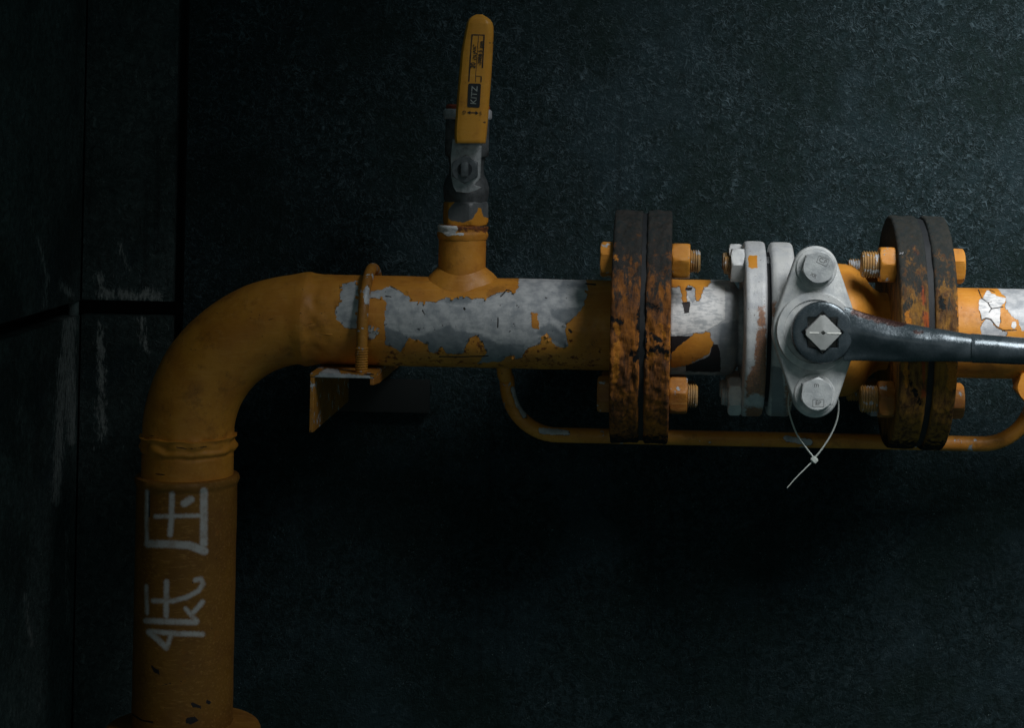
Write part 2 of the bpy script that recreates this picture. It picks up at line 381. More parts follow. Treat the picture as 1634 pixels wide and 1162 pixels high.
def hexnut(F, r, t0, t1, rot=0, ch=2.5, both=False):
    """hexagon with the round chamfer of a real nut: lathe whose radius is clipped by the hexagon"""
    bm = bmesh.new(); seg = 72
    s = 1 if t1 > t0 else -1; h = abs(t1 - t0)
    ts = [(0, 0 if both else 0)]; 
    prof = []
    if both: prof += [(r * .86, 0), (r * .93, h * .06), (r * 1.01, h * .17)]
    else: prof += [(r * 1.01, 0)]
    prof += [(r * 1.01, h * .5), (r * 1.01, h * .83), (r * .93, h * .94), (r * .86, h)]
    rings = []
    for R, t in prof:
        rg = []
        for i in range(seg):
            a = 2 * PI * i / seg
            q = ((a - rot) % (PI / 3)) - PI / 6
            hx = r * math.cos(PI / 6) / math.cos(q)
            rr = min(R, hx) if R > r * .87 else min(R, hx)
            rg.append(bm.verts.new(F @ Vector((rr * math.cos(a), rr * math.sin(a), t0 + s * t))))
        rings.append(rg)
    for A, B in zip(rings, rings[1:]):
        for i in range(seg): bm.faces.new((A[i], A[(i + 1) % seg], B[(i + 1) % seg], B[i]))
    bm.faces.new(rings[-1]); bm.faces.new(list(reversed(rings[0])))
    return bm
def thread(F, r, t0, t1, pitch=3.4, depth=1.5, seg=32):
    bm = bmesh.new(); s = 1 if t1 > t0 else -1; h = abs(t1 - t0); prof = [(0, t0), (r - depth, t0)]
    k = 0
    while (k + 1) * pitch < h - 1:
        b = k * pitch
        prof += [(r - depth, t0 + s * (b + pitch * .1)), (r, t0 + s * (b + pitch * .42)), (r, t0 + s * (b + pitch * .6)), (r - depth, t0 + s * (b + pitch * .92))]; k += 1
    prof += [(r - depth, t0 + s * (h - 1.2)), (r - depth - 1.5, t1), (0, t1)]
    return lathe(bm, F, prof, seg)
def textmesh(body, size, F, name='t', bold=0, depth=.25, sx=1.0):
    c = bpy.data.curves.new(name, 'FONT'); c.body = body; c.size = size; c.align_x = 'CENTER'; c.align_y = 'CENTER'; c.extrude = depth; c.offset = bold
    o = bpy.data.objects.new(name, c); COL.objects.link(o)
    dg = bpy.context.evaluated_depsgraph_get(); me = bpy.data.meshes.new_from_object(o.evaluated_get(dg))
    bm = bmesh.new(); bm.from_mesh(me)
    for v in bm.verts: v.co = F @ Vector((v.co.x * sx, v.co.y, v.co.z))
    bpy.data.objects.remove(o); bpy.data.curves.remove(c); bpy.data.meshes.remove(me)
    return bm

# ------------------------------------------------------------------ traced marks (signed distances in U-sized pixels)
def seg_dist(px, py, a, b):
    ax, ay = a; bx, by = b; dx, dy = bx - ax, by - ay
    t = np.clip(((px - ax) * dx + (py - ay) * dy) / (dx * dx + dy * dy + 1e-9), 0, 1)
    return np.hypot(px - ax - t * dx, py - ay - t * dy)
def sdf(px, py, poly):
    d = np.full(px.shape, 1e9); ins = np.zeros(px.shape, bool); n = len(poly)
    for i in range(n):
        a, b = poly[i - 1], poly[i]
        d = np.minimum(d, seg_dist(px, py, a, b))
        c = ((a[1] > py) != (b[1] > py)) & (px < (b[0] - a[0]) * (py - a[1]) / ((b[1] - a[1]) or 1e-9) + a[0])
        ins ^= c
    return np.where(ins, d, -d)
def polys(add, sub=()):
    def f(px, py, co):
        v = np.full(px.shape, -50.)
        for p in add: v = np.maximum(v, sdf(px, py, p))
        for p in sub: v = np.minimum(v, -sdf(px, py, p))
        return v
    return f
def lines(ls):                       # [(width, [pts])]
    def f(px, py, co):
        v = np.full(px.shape, -50.)
        for wd, pts in ls:
            for a, b in zip(pts, pts[1:]): v = np.maximum(v, wd / 2 - seg_dist(px, py, a, b))
        return v
    return f
def zc(pts, ox, oy, s): return [(ox + x / s, oy + y / s) for x, y in pts]

# ================================================================== SETTING: walls
WY = 240.0
XC = -999.0
def slab(name, x0, x1, z0, z1, y, thick, mat, marks, label, cat='wall', nx=60, nz=60, rough=2.0, loc=None):
    bm = bmesh.new(); g = []
    for i in range(nx + 1):
        r = []
        for k in range(nz + 1):
            x = x0 + (x1 - x0) * i / nx; z = z0 + (z1 - z0) * k / nz
            e = 0 if i in (0, nx) or k in (0, nz) else 1
            r.append(bm.verts.new((x, y + e * rough * mnoise.noise(Vector((x * .012, z * .012, 3))), z)))
        g.append(r)
    for i in range(nx):
        for k in range(nz): bm.faces.new((g[i][k], g[i + 1][k], g[i + 1][k + 1], g[i][k + 1]))
    # edges returned backwards so that the slab has thickness
    rim = [g[i][0] for i in range(nx + 1)] + [g[nx][k] for k in range(1, nz + 1)] + [g[i][nz] for i in range(nx - 1, -1, -1)] + [g[0][k] for k in range(nz - 1, 0, -1)]
    back = [bm.verts.new((v.co.x, y + thick, v.co.z)) for v in rim]; n = len(rim)
    for i in range(n): bm.faces.new((rim[i], back[i], back[(i + 1) % n], rim[(i + 1) % n]))
    bm.faces.new(back)
    return obj(name, bm, mat, marks=marks, loc=((x0 + x1) / 2, y, z0), parent=None)
wall_bloom = lambda ls: {'bloom': lines(ls)}
# main stone face
o = slab('stone_wall', -822, 1500, -1250, 420, WY, 60, M['wall'],
         {'bloom': lines([(3, [(330, 197), (420, 194), (560, 195), (660, 196)]), (2, [(1553, 174), (1575, 170), (1600, 150)]), (4, [(690, 609), (716, 610)]), (7, [(682, 648), (684, 664)]), (5, [(640, 604), (684, 608)]), (5, [(1426, 990), (1434, 991)]),
                          (2, [(985, 325), (992, 310)])])}, '', nx=420, nz=300)
tag(o, 'large dark teal rough stone slab behind the pipe and valve', 'wall')
# recessed panels left of the shadow gap
o = slab('stone_panel', at(139, 0, WY).x, -842, -322, 420, WY + 6, 54, M['wall_panel'],
         {'bloom': lines([(26, [(160, 440), (165, 470), (250, 474)]), (14, [(185, 380), (205, 430)]), (22, [(235, 462), (250, 474)]), (16, [(290, 468), (308, 474)])])}, '', nx=60, nz=200)
tag(o, 'dark stone panel above the joint, between the corner and the shadow gap', 'wall')
o = slab('stone_panel', at(139, 0, WY).x, -842, -1250, -348, WY + 6, 54, M['wall_panel'],
         {'bloom': lines([(24, [(160, 520), (165, 700)]), (20, [(225, 510), (235, 560)]), (8, [(150, 640), (150, 720)])])}, '', nx=60, nz=200)
tag(o, 'dark stone panel below the joint, behind the elbow and riser', 'wall')
bm = box(bmesh.new(), -1080, 1500, WY + 62, WY + 90, -1250, 420)
o = obj('backing_wall', bm, M['groove'], loc=(0, WY + 70, -1250)); tag(o, 'black recess at the bottom of the joints between the stone panels', 'wall')
# side wall running towards the viewer
def side(name, z0, z1, marks, label):
    bm = bmesh.new(); ny, nz = 110, 170; g = []
    for i in range(ny + 1):
        r = []
        for k in range(nz + 1):
            y = WY - 4 - (1300) * i / ny; z = z0 + (z1 - z0) * k / nz; e = 0 if i in (0, ny) or k in (0, nz) else 1
            r.append(bm.verts.new((XC + e * 3 * mnoise.noise(Vector((y * .012, z * .012, 9))), y, z)))
        g.append(r)
    for i in range(ny):
        for k in range(nz): bm.faces.new((g[i][k], g[i + 1][k], g[i + 1][k + 1], g[i][k + 1]))
    rim = [g[i][0] for i in range(ny + 1)] + [g[ny][k] for k in range(1, nz + 1)] + [g[i][nz] for i in range(ny - 1, -1, -1)] + [g[0][k] for k in range(nz - 1, 0, -1)]
    back = [bm.verts.new((XC - 60, v.co.y, v.co.z)) for v in rim]; n = len(rim)
    for i in range(n): bm.faces.new((rim[i], back[i], back[(i + 1) % n], rim[(i + 1) % n]))
    bm.faces.new(back)
    o = obj(name, bm, M['wall_side'], marks=marks, loc=(XC, 0, z0)); tag(o, label, 'wall')
side('side_wall', -322, 420, {'bloom': lines([(10, [(48, 330), (54, 370)]), (16, [(60, 380), (75, 440), (70, 490)]), (22, [(100, 455), (112, 470)]), (5, [(48, 496), (100, 484), (118, 478)])])},
     'dark side wall block above the slanting joint at the left edge')
side('side_wall', -1250, -348, {'bloom': lines([(34, [(112, 505), (108, 580), (118, 700)]), (26, [(100, 570), (90, 800)]), (10, [(30, 640), (36, 690)]), (14, [(106, 850), (108, 1000)]), (16, [(40, 950), (50, 1030)]), (10, [(70, 1080), (60, 1140)])])},
     'dark streaked side wall block below the slanting joint at the left edge')
bm = box(bmesh.new(), XC - 90, XC - 62, -1200, WY + 60, -1250, 420)
o = obj('backing_wall', bm, M['groove'], loc=(XC - 70, 0, -1250)); tag(o, 'black recess behind the slanting joint of the side wall', 'wall')
# rounded corner strip
bm = bmesh.new()
lathe(bm, FZ(at(132, 0, WY).x - 4, WY - 2, 0), [(0, -1250)] + [(9 + .7 * mnoise.noise(Vector((0, 0, z * .02))), z) for z in range(-1250, 421, 12)] + [(0, 420)], 20)
o = obj('corner_strip', bm, M['strip'], loc=(XC, WY, -1250)); tag(o, 'narrow vertical mortar strip in the corner of the dark walls', 'trim')

# ================================================================== GAS PIPE (riser, elbow, run)
AZ = -321.0; RX = -749.0; BR = 188.0; R1 = 71.5
gas = thing('gas_pipe', 'orange painted pipe bent from a lettered riser into a peeling horizontal run', 'pipe', (RX, 0, -980))
peel_main = [(589.5, 474), (589.5, 466), (603, 464), (622.5, 456.5), (633.5, 462), (643, 467.5), (653, 473), (655.6, 481), (697, 482.6), (702, 478.5), (711, 475), (722, 477), (731.6, 473.3), (744, 473), (754.3, 477.4), (765, 476.5), (779, 476.4), (791.5, 469), (804, 466), (822.5, 465), (827.6, 457.8), (826.6, 449.6), (828.7, 438), (931, 438), (936, 449.6), (938, 460), (936, 474), (928, 493), (917.5, 505), (904, 517.7), (902, 526), (906, 553), (899, 556), (886.5, 553), (877, 540), (870, 532), (864, 540), (861.7, 548.7), (845, 555), (837, 561), (834, 571), (822.5, 572.4), (818, 567), (806, 570), (802, 577.6), (762.6, 579.6), (777, 563), (771, 548.7), (764.7, 538), (760.5, 535), (750, 540), (744, 553), (738, 565), (713, 565), (707, 555), (701.7, 552), (697.6, 564), (684, 563), (683, 549), (672, 545), (653, 540), (647, 549), (639, 562), (625, 553), (614, 551.5), (614, 518), (615.6, 491), (618, 482.6), (610, 475.8), (598, 475.8)]
peel_l = [(542.6, 455), (566, 448), (572, 450), (572, 526), (563, 524), (551, 522.6), (538.5, 510), (534, 495), (536, 488), (542, 487)]
peel_s = [(588, 518.5), (606, 524), (604.6, 532), (592, 543), (588, 540)]
isl = [(848, 500), (857, 499), (861, 527), (848, 524)]
tone = [zc([(1060, 228), (1225, 228), (1245, 285), (1020, 292)], 680, 400, 4.843), zc([(960, 455), (1200, 440), (1150, 520), (1080, 570), (985, 525)], 680, 400, 4.843),
        zc([(880, 600), (950, 560), (1060, 640), (1090, 740), (960, 690), (860, 640)], 680, 400, 4.843), zc([(0, 640), (180, 570), (230, 620), (400, 640), (560, 720), (760, 730), (750, 870), (0, 870)], 680, 400, 4.843),
        zc([(240, 350), (360, 350), (350, 410), (160, 410), (110, 380)], 680, 400, 4.843), zc([(560, 440), (700, 500), (830, 480), (830, 640), (560, 640)], 460, 400, 3.63)]  # polygons along the bottom paint shade onto the lower bare metal
cracks = [(2.2, zc([(100, 820), (270, 822), (480, 815)], 680, 400, 4.843)), (2.4, zc([(555, 520), (553, 595)], 680, 400, 4.843)), (3.0, zc([(1235, 255), (1310, 262)], 680, 400, 4.843)),
          (4.5, zc([(1105, 612), (1120, 630)], 680, 400, 4.843)), (2.2, zc([(575, 355), (625, 300), (660, 316)], 680, 400, 4.843)), (3.5, zc([(293, 445), (296, 455)], 680, 400, 4.843)),
          (2.5, zc([(775, 345), (790, 370)], 460, 400, 3.63)), (2.2, zc([(590, 205), (628, 228)], 460, 400, 3.63)), (2.5, zc([(560, 262), (595, 268)], 460, 400, 3.63)), (2.2, [(512, 500), (514, 500)]), (2.0, [(440, 505), (480, 500)]), (2.0, zc([(840, 1270), (1260, 1400)], 0, 0, 1000))]
main_marks = {'peel': polys([peel_main, peel_l, peel_s], [isl]), 'tone': polys(tone), 'crack': lines(cracks),
              'rust': polys([[(600, 556), (960, 556), (960, 592), (600, 592)], [(900, 530), (930, 545), (940, 580), (890, 580)], [(760, 520), (775, 540), (772, 575), (740, 580)]])}
mk = main_marks['rust']; main_marks['rust'] = (lambda f: (lambda px, py, co: np.minimum(f(px, py, co), 0) - 1.5))(mk)
# horizontal run: fine grid so that the traced paint edges are crisp
def weldy(x, c, wd, h): return h * math.exp(-((x - c) / wd) ** 2)
bm = bmesh.new(); prof = []
x = -561.0
while x < -74: prof.append((R1, x)); x += 2.0
prof.append((R1, -73.5))
def run_fn(a, t, r):
    d = .5 * mnoise.noise(Vector((t * .03, a * 2, 0))) * min(1, (t + 561) / 25)
    d += weldy(t, -561, 10, 3.6)
    d += 2.4 * min(1, (t + 561) / 12) * math.exp(-((t + 545) / 30) ** 2) * mnoise.noise(Vector((t * .06, a * 4, 5)))
    return d
lathe(bm, FX(0), prof, 226, run_fn)
def on_pipe(px, py, R, lift=0, axz=AZ):
    d = -R * .8
    for _ in range(8):
        q = at(px, py, d); hz = max(-.995, min(.995, (q.z - axz) / R)); d = -R * math.sqrt(1 - hz * hz)
    q = at(px, py, d); nrm = Vector((0, q.y, q.z - axz)).normalized()
    return q + nrm * lift, nrm
rf = random.Random(5)
def flakes(bm, poly, every, R, size, keep=1.0):
    """little lips of lifted paint along a traced paint edge, part of the pipe's own surface"""
    n = len(poly); cx_ = sum(p[0] for p in poly) / n; cy_ = sum(p[1] for p in poly) / n
    for i in range(n):
        a, b = Vector(poly[i - 1]), Vector(poly[i]); L = (b - a).length
        k = max(1, int(L / every))
        for j in range(k):
            if rf.random() > keep: continue
            m = a.lerp(b, (j + rf.random()) / k)
            if not (452 < m.y < 575): continue
            e = (b - a).normalized(); inw = Vector((-e.y, e.x)); inw = inw if (Vector((cx_, cy_)) - m).dot(inw) > 0 else -inw
            wd = size * rf.uniform(.5, 1.5); ln = size * rf.uniform(.4, 1.0); rows = []
            for s_ in range(4):
                f = s_ / 3; row = []
                for q_ in range(4):
                    g = (q_ / 3 - .5) * wd * (1 - .45 * f * rf.uniform(.6, 1.2))
                    c = m - inw * 2 + inw * (ln + 2) * f + e * g
                    p, nn = on_pipe(c.x, c.y, R, .2 + 2.6 * f * f * (size / 6)); row.append(bm.verts.new(p))
                rows.append(row)
            for A, B in zip(rows, rows[1:]):
                for q_ in range(3): bm.faces.new((A[q_], A[q_ + 1], B[q_ + 1], B[q_]))
flakes(bm, peel_main, 14, R1, 5.5, .55); flakes(bm, peel_l, 12, R1, 5, .6); flakes(bm, peel_s, 8, R1, 6, .9)
obj('straight_pipe', bm, M['paint'], gas, 50, main_marks)
# elbow
bm = bmesh.new(); rings = []; nA, nS = 70, 120; cx, cz = RX + BR, AZ - BR
def ring_at(p, tangent_ang, r, key, damp=1.0):
    rg = []
    n = Vector((-math.cos(tangent_ang), 0, math.sin(tangent_ang)))
    for k in range(nS):
        a = 2 * PI * k / nS
        q = p + n * math.cos(a) * (r) + Vector((0, 1, 0)) * math.sin(a) * r
        dd = 1.3 * mnoise.noise(q * .012) + .35 * mnoise.noise(q * .05)
        dv = (q - p).normalized()
        rg.append(bm.verts.new(q + dv * (dd * damp + key)))
    rings.append(rg)
z = -578.0
while z < cz:
    k = weldy(z, -508, 6, 4.5) + weldy(z, -530, 5, 3.5) + weldy(z, -519, 10, 2.0) - weldy(z, -537, 2.5, 1.5)
    wob = .0
    ring_at(Vector((RX, 0, z)), 0, R1, k * 1.0); z += 2.0
for i in range(nA + 1):
    th = PI / 2 * i / nA
    p = Vector((cx - BR * math.cos(th), 0, cz + BR * math.sin(th)))
    ring_at(p, th, R1, weldy(i * BR * PI / 2 / nA, BR * PI / 2, 13, 3.6), min(1, (nA - i) / 7))
for A, B in zip(rings, rings[1:]):
    for k in range(nS): bm.faces.new((A[k], A[(k + 1) % nS], B[(k + 1) % nS], B[k]))
# uneven weld beads
for v in bm.verts:
    if v.co.z < -495:
        a = math.atan2(v.co.y, v.co.x - RX); s = mnoise.noise(Vector((a * 3, v.co.z * .09, 2)))
        amp = max(0, 1 - abs(v.co.z + 520) / 26)
        d = Vector((v.co.x - RX, v.co.y, 0)).normalized(); v.co += d * s * 6 * amp; v.co.z += amp * 9 * mnoise.noise(Vector((a * 2.2, 4, 0)))
obj('elbow', bm, M['paint'], gas, 60, {'crack': lines([(2, [(280, 714), (300, 717), (330, 713)]), (2.4, [(248, 757), (262, 758)]), (2, [(237, 695), (260, 700)]), (1.6, [(428, 510), (455, 508)]), (1.8, [(432, 516), (440, 524)]), (2.5, [(305, 558), (315, 558)])])})
# wrinkled paint folds near the weld
bm = bmesh.new()
for (pts, r) in (([(462, 512), (470, 517), (485, 518), (500, 514)], 2.2), ([(468, 498), (480, 501), (490, 497)], 1.6), ([(512, 532), (525, 534), (532, 533)], 1.5), ([(486, 470), (489, 490), (486, 512)], 1.5)):
    c = []
    for px, py in pts:
        d = -60.0
        for _ in range(6):
            q = at(px, py, d); hz = min(.99, abs(q.z - AZ) / R1); d = -R1 * math.sqrt(1 - hz * hz)
        c.append(at(px, py, d + .6))
    sweep(bm, spline(c, 6), lambda t, r=r: r * (.35 + math.sin(t * PI) * .8), 8)
obj('paint_fold', bm, M['paint'], gas, 60)
# lettered riser sleeve
S8, O8 = 2.313, (140, 660)
Z8 = lambda p: zc(p, *O8, S8)
letters = [(7, Z8([(219, 288), (217, 380), (218, 480)])), (13, Z8([(222, 482), (300, 483), (375, 488)])), (14, Z8([(375, 488), (430, 508)])), (13, Z8([(429, 288), (428, 480)])),
           (7.5, Z8([(250, 381), (330, 379), (420, 378)])), (9.5, Z8([(311, 298), (309, 380), (304, 448)])), (12.5, Z8([(356, 333), (380, 318)])),
           (7, Z8([(216, 638), (219, 738)])), (9.5, Z8([(291, 622), (289, 748)])), (8.5, Z8([(243, 693), (310, 694), (365, 680), (410, 655), (426, 630), (418, 612), (396, 616)])),
           (9, Z8([(424, 697), (388, 738)])), (8, Z8([(362, 722), (384, 748), (404, 768)])), (10, Z8([(215, 766), (300, 770), (398, 772)])),
           (9, Z8([(232, 806), (330, 814), (424, 816)])), (10, Z8([(225, 808), (262, 838), (290, 866)])), (8, Z8([(292, 866), (306, 822)]))]
bm = bmesh.new(); prof = [(0, -573), (66, -573), (76, -572), (80.5, -574), (82, -579), (81, -584), (78.5, -588)]
z = -590.0
while z > -972: prof.append((78.3, z)); z -= 2.0
prof.append((78.3, -972))
lathe(bm, FZ(RX, 0, 0), prof, 220, lambda a, t, r: .5 * mnoise.noise(Vector((a * 1.5, t * .02, 0))) + (1.2 * mnoise.noise(Vector((a * 4, t * .3, 2))) if t > -590 else 0))
obj('riser_sleeve', bm, M['paint2'], gas, 50, {'spray': lines(letters),
    'dark': polys([Z8([(232, 930), (262, 948), (266, 968), (244, 955)]), Z8([(375, 1065), (415, 1080), (420, 1092), (388, 1086)]), Z8([(440, 1058), (458, 1066), (452, 1078), (436, 1072)]), Z8([(365, 1125), (395, 1118), (408, 1135), (380, 1150), (362, 1142)])]),
    'crack': lines([(3, Z8([(165, 1112), (200, 1135), (240, 1142)])), (2, Z8([(275, 1005), (305, 998)])), (4, Z8([(225, 290), (225, 380)]))])})
# base flange
bm = bmesh.new()
lathe(bm, FZ(RX, 0, 0), [(78, -968), (84, -972), (110, -974), (119, -977), (122, -983), (122, -1010), (0, -1010)], 96, lambda a, t, r: 1.5 * mnoise.noise(Vector((a * 2, t * .05, 7))))
obj('base_flange', bm, M['paint2'], gas, 40)
# branch stub with saddle weld and worn collar
SX = -318.0
bm = bmesh.new()
lathe(bm, FZ(SX, 0, 0), [(37.5, -300), (37.5, -169), (30, -168), (0, -168)], 64)
# saddle fillet: meets the run pipe surface
seg = 72; A, B, Cc = [], [], []
for i in range(seg):
    a = 2 * PI * i / seg; ca, sa = math.cos(a), math.sin(a)
    def pipez(x, y): return AZ + math.sqrt(max(0, R1 * R1 - y * y))
    y0 = 37.6 * sa; z0 = pipez(0, y0)
    wv = 1 + .12 * mnoise.noise(Vector((a * 2, 0, 0)))
    B.append(bm.verts.new((SX + 56 * wv * ca, 50 * wv * sa, pipez(0, 50 * wv * sa) - 2)))
    A.append(bm.verts.new((SX + 48 * wv * ca, 45 * wv * sa, pipez(0, 45 * wv * sa) + 7)))
    Cc.append(bm.verts.new((SX + 37.8 * ca, 37.8 * sa, z0 + 17)))
for P_, Q_ in ((B, A), (A, Cc)):
    for i in range(seg): bm.faces.new((P_[i], P_[(i + 1) % seg], Q_[(i + 1) % seg], Q_[i]))
stub = obj('branch_stub', bm, M['paint'], gas, 60, {'crack': lines([(2, [(728, 391), (736, 390)])])})
bm = bmesh.new()
prof = [(38.5, -188), (40, -184)] + [(40 + .6 * math.sin(k), -184 + k * 2) for k in range(8)] + [(40, -167), (38, -165.5), (0, -165.5)]
lathe(bm, FZ(SX, 0, 0), prof, 90, lambda a, t, r: .8 * mnoise.noise(Vector((a * 3, t * .2, 0))))
col_white = zc([(160, 712), (300, 712), (318, 740), (300, 765), (365, 770), (350, 785), (230, 788), (205, 765), (165, 755)], 660, 200, 4.47)
obj('collar', bm, M['paint'], stub, 50, {'prim': polys([col_white]), 'rust': lines([(12, zc([(330, 735), (400, 722), (520, 745)], 660, 200, 4.47))]), 'dark': lines([(3.5, zc([(370, 712), (440, 705), (480, 720), (530, 715)], 660, 200, 4.47))])})

# ================================================================== FLANGED JOINTS
def flange(name, mat, parent, x0, x1, seed, R=184, marks=None, rough=1.6, nick=None, bore=60):
    bm = bmesh.new(); prof = [(bore, x0), (R - 26, x0), (R - 4, x0), (R - 1.2, x0 + 1.2), (R, x0 + 3.5)]
    n = int((x1 - x0) / 3); prof += [(R, x0 + 3.5 + (x1 - x0 - 7) * k / n) for k in range(1, n)]
    prof += [(R, x1 - 3.5), (R - 1.2, x1 - 1.2), (R - 4, x1), (R - 26, x1), (bore, x1)]
    def fn(a, t, r):
        if r < R - 30: return 0
        d = rough * mnoise.noise(Vector((math.cos(a) * 8, math.sin(a) * 8, t * .06 + seed))) + .6 * rough * mnoise.noise(Vector((math.cos(a) * 30, math.sin(a) * 30, t * .2 + seed)))
        if nick: d += nick(a, t, r)
        return d
    lathe(bm, FX(0), prof, 400, fn)
    return obj(name, bm, mat, parent, 45, marks)
def joint_marks(x0, x1, mid, blk=(), red=(), org=()):
    def coat(px, py, co): return (co[:, 2] + 236) * .07
    coat.all = True
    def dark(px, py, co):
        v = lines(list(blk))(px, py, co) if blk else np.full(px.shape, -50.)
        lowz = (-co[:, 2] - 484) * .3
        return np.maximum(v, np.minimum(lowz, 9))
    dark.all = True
    mm = {'coat': coat, 'dark': dark}
    if red: mm['red'] = lines(list(red))
    if org: mm['orange'] = lines(list(org))
    return mm
ROT = .087
def bolt_set(parent, xh, xl, xr, xn, tip, label_top, rr=146, rot=ROT, n=4, big=28, headmat=None, tr=18):
    """bolts through both flanges: head at xh..xl side, nut from xr to xn, thread to tip; sign taken from the numbers"""
    for k in range(n):
        a = PI / 4 + k * 2 * PI / n + rot       # 0 = towards the viewer, PI/2 = up
        p = (-rr * math.cos(a), AZ + rr * math.sin(a))
        F = FX(0, p[0], p[1]); bk_ = p[0] > 0; nr_ = big + 2.5 if not bk_ else 25; tt = tr if not bk_ else 14
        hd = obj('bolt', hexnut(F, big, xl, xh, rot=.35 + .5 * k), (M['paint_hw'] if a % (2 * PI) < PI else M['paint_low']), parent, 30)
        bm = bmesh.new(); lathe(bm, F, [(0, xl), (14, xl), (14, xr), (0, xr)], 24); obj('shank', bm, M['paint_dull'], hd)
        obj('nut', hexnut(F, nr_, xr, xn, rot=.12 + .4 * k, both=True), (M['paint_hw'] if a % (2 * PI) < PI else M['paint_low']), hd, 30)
        obj('thread', thread(F, tt, xn, tip, 4.2 if tr > 20 else 3.6, 2.0), M['paint_thread'], hd, 40)
# left joint --------------------------------------------------------
def nickL(a, t, r):
    # a: 0 towards the viewer, so the chewed place is slightly below it
    d = 0
    aa = ((a + PI) % (2 * PI)) - PI
    g = math.exp(-((aa + .12) / .38) ** 2)
    d -= g * max(0, 5.5 * (.15 + mnoise.noise(Vector((aa * 9, t * .09, 3)))) + 3 * mnoise.noise(Vector((aa * 25, t * .3, 8))))
    return d
jl = thing('flange_joint', 'rusted pair of round flanges seen edge-on, left of the silver valve', 'flange', (-25, 0, AZ - 184), 'rusted bolted flange joints on the pipe run')
Z5 = lambda p: zc(p, 920, 310, 2.703)
blkL = [(13, Z5([(285, 490), (275, 560), (290, 620), (262, 700)])), (9, Z5([(270, 650), (300, 700), (350, 660), (395, 690)])), (7, Z5([(235, 680), (250, 720)])), (6, Z5([(300, 480), (350, 490)])), (5, Z5([(320, 600), (380, 650)])), (8, Z5([(150, 540), (190, 555)]))]
orgL = [(6, Z5([(168, 560), (180, 600)])), (4, Z5([(405, 560), (405, 900)])), (5, Z5([(360, 560), (385, 620)])), (6, Z5([(310, 690), (345, 700)])), (5, Z5([(165, 265), (170, 285)])), (4, Z5([(385, 690), (395, 715)])), (10, Z5([(175, 640), (165, 800)]))]
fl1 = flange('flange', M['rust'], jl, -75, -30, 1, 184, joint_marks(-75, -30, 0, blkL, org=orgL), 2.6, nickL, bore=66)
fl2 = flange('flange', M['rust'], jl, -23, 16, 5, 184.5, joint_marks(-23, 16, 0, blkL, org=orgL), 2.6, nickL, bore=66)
bm = bmesh.new(); lathe(bm, FX(0), [(60, -31), (180, -31), (180, -22), (60, -22)], 128, lambda a, t, r: 2 * mnoise.noise(Vector((a * 6, 0, 0)))); obj('gasket', bm, M['gasket'], jl)
bolt_set(jl, -94, -75, 16, 44, 60, '', headmat=M['paint_hw'])
# right joint -------------------------------------------------------
Z7 = lambda p: zc(p, 1360, 320, 2.766)
jr = thing('flange_joint', 'rusted pair of round flanges behind the wrench handle, right of the valve', 'flange', (405, 0, AZ - 184), 'rusted bolted flange joints on the pipe run')
redR = [(7, Z7([(310, 385), (318, 450)])), (8, Z7([(325, 500), (330, 560)])), (7, Z7([(312, 700), (315, 860)])), (6, Z7([(265, 200), (290, 240)]))]
blkR = [(5, Z7([(240, 760), (300, 900)])), (8, Z7([(390, 430), (400, 480)]))]
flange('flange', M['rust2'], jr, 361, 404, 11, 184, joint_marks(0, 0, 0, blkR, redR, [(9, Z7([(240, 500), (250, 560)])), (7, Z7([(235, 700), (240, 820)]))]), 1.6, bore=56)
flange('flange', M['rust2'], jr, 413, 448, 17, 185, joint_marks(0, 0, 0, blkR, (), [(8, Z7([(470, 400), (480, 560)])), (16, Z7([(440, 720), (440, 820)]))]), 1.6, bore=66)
bm = bmesh.new(); lathe(bm, FX(0), [(60, 403.5), (180, 403.5), (180, 413.5), (60, 413.5)], 128, lambda a, t, r: 2 * mnoise.noise(Vector((a * 6, 0, 3)))); obj('gasket', bm, M['gasket'], jr)
bolt_set(jr, 467, 448, 361, 336, 309, '', rot=.095, tr=21)
# pale chips on the joint
bm = bmesh.new()
for k in range(9):
    q = at(1440 + random.uniform(-6, 6), 404 + random.uniform(-4, 4), -128); s = random.uniform(1, 2.6)
    vv = [bm.verts.new(q + Vector((random.uniform(-s, s), random.uniform(-2, 0), random.uniform(-s, s)))) for _ in range(4)]
    for f in ((0, 1, 2), (0, 2, 3), (0, 3, 1), (1, 3, 2)): bm.faces.new([vv[i] for i in f])
obj('paint_chip', bm, M['tape'], jr, 10)

# ================================================================== PIPE RIGHT OF THE JOINT
rp = thing('gas_pipe', 'short orange pipe with cracked white primer, at the right edge', 'pipe', (560, 0, AZ))
ZR = lambda p: zc(p, 1540, 440, 5.277)
prim = [ZR([(185, 120), (260, 165), (345, 185), (340, 220), (300, 262), (292, 400), (290, 445), (250, 410), (215, 365), (170, 358), (140, 380), (135, 330), (118, 290), (115, 200), (150, 190)])]
prim += [ZR([(395, 385), (430, 385), (435, 430), (410, 452), (388, 430)])]
greyr = [ZR([(270, 95), (600, 95), (600, 470), (480, 460), (440, 370), (400, 350), (335, 260), (345, 185), (300, 140)]), ZR([(145, 385), (180, 362), (215, 372), (260, 430), (330, 470), (350, 480), (340, 520), (145, 520), (135, 440)])]
ck = [(2.2, ZR([(112, 120), (140, 190), (190, 225), (222, 278), (320, 262)])), (1.8, ZR([(222, 278), (200, 310)])), (1.8, ZR([(122, 300), (140, 375)])), (2.4, ZR([(140, 375), (180, 358), (215, 368), (260, 425), (320, 462), (430, 460)])), (1.5, ZR([(300, 340), (300, 400)])), (1.5, ZR([(205, 118), (250, 138)])), (1.6, ZR([(190, 225), (225, 218)]))]
bm = bmesh.new(); prof = [(R1, 446)]
x = 448.0
while x < 660: prof.append((R1, x)); x += 1.7
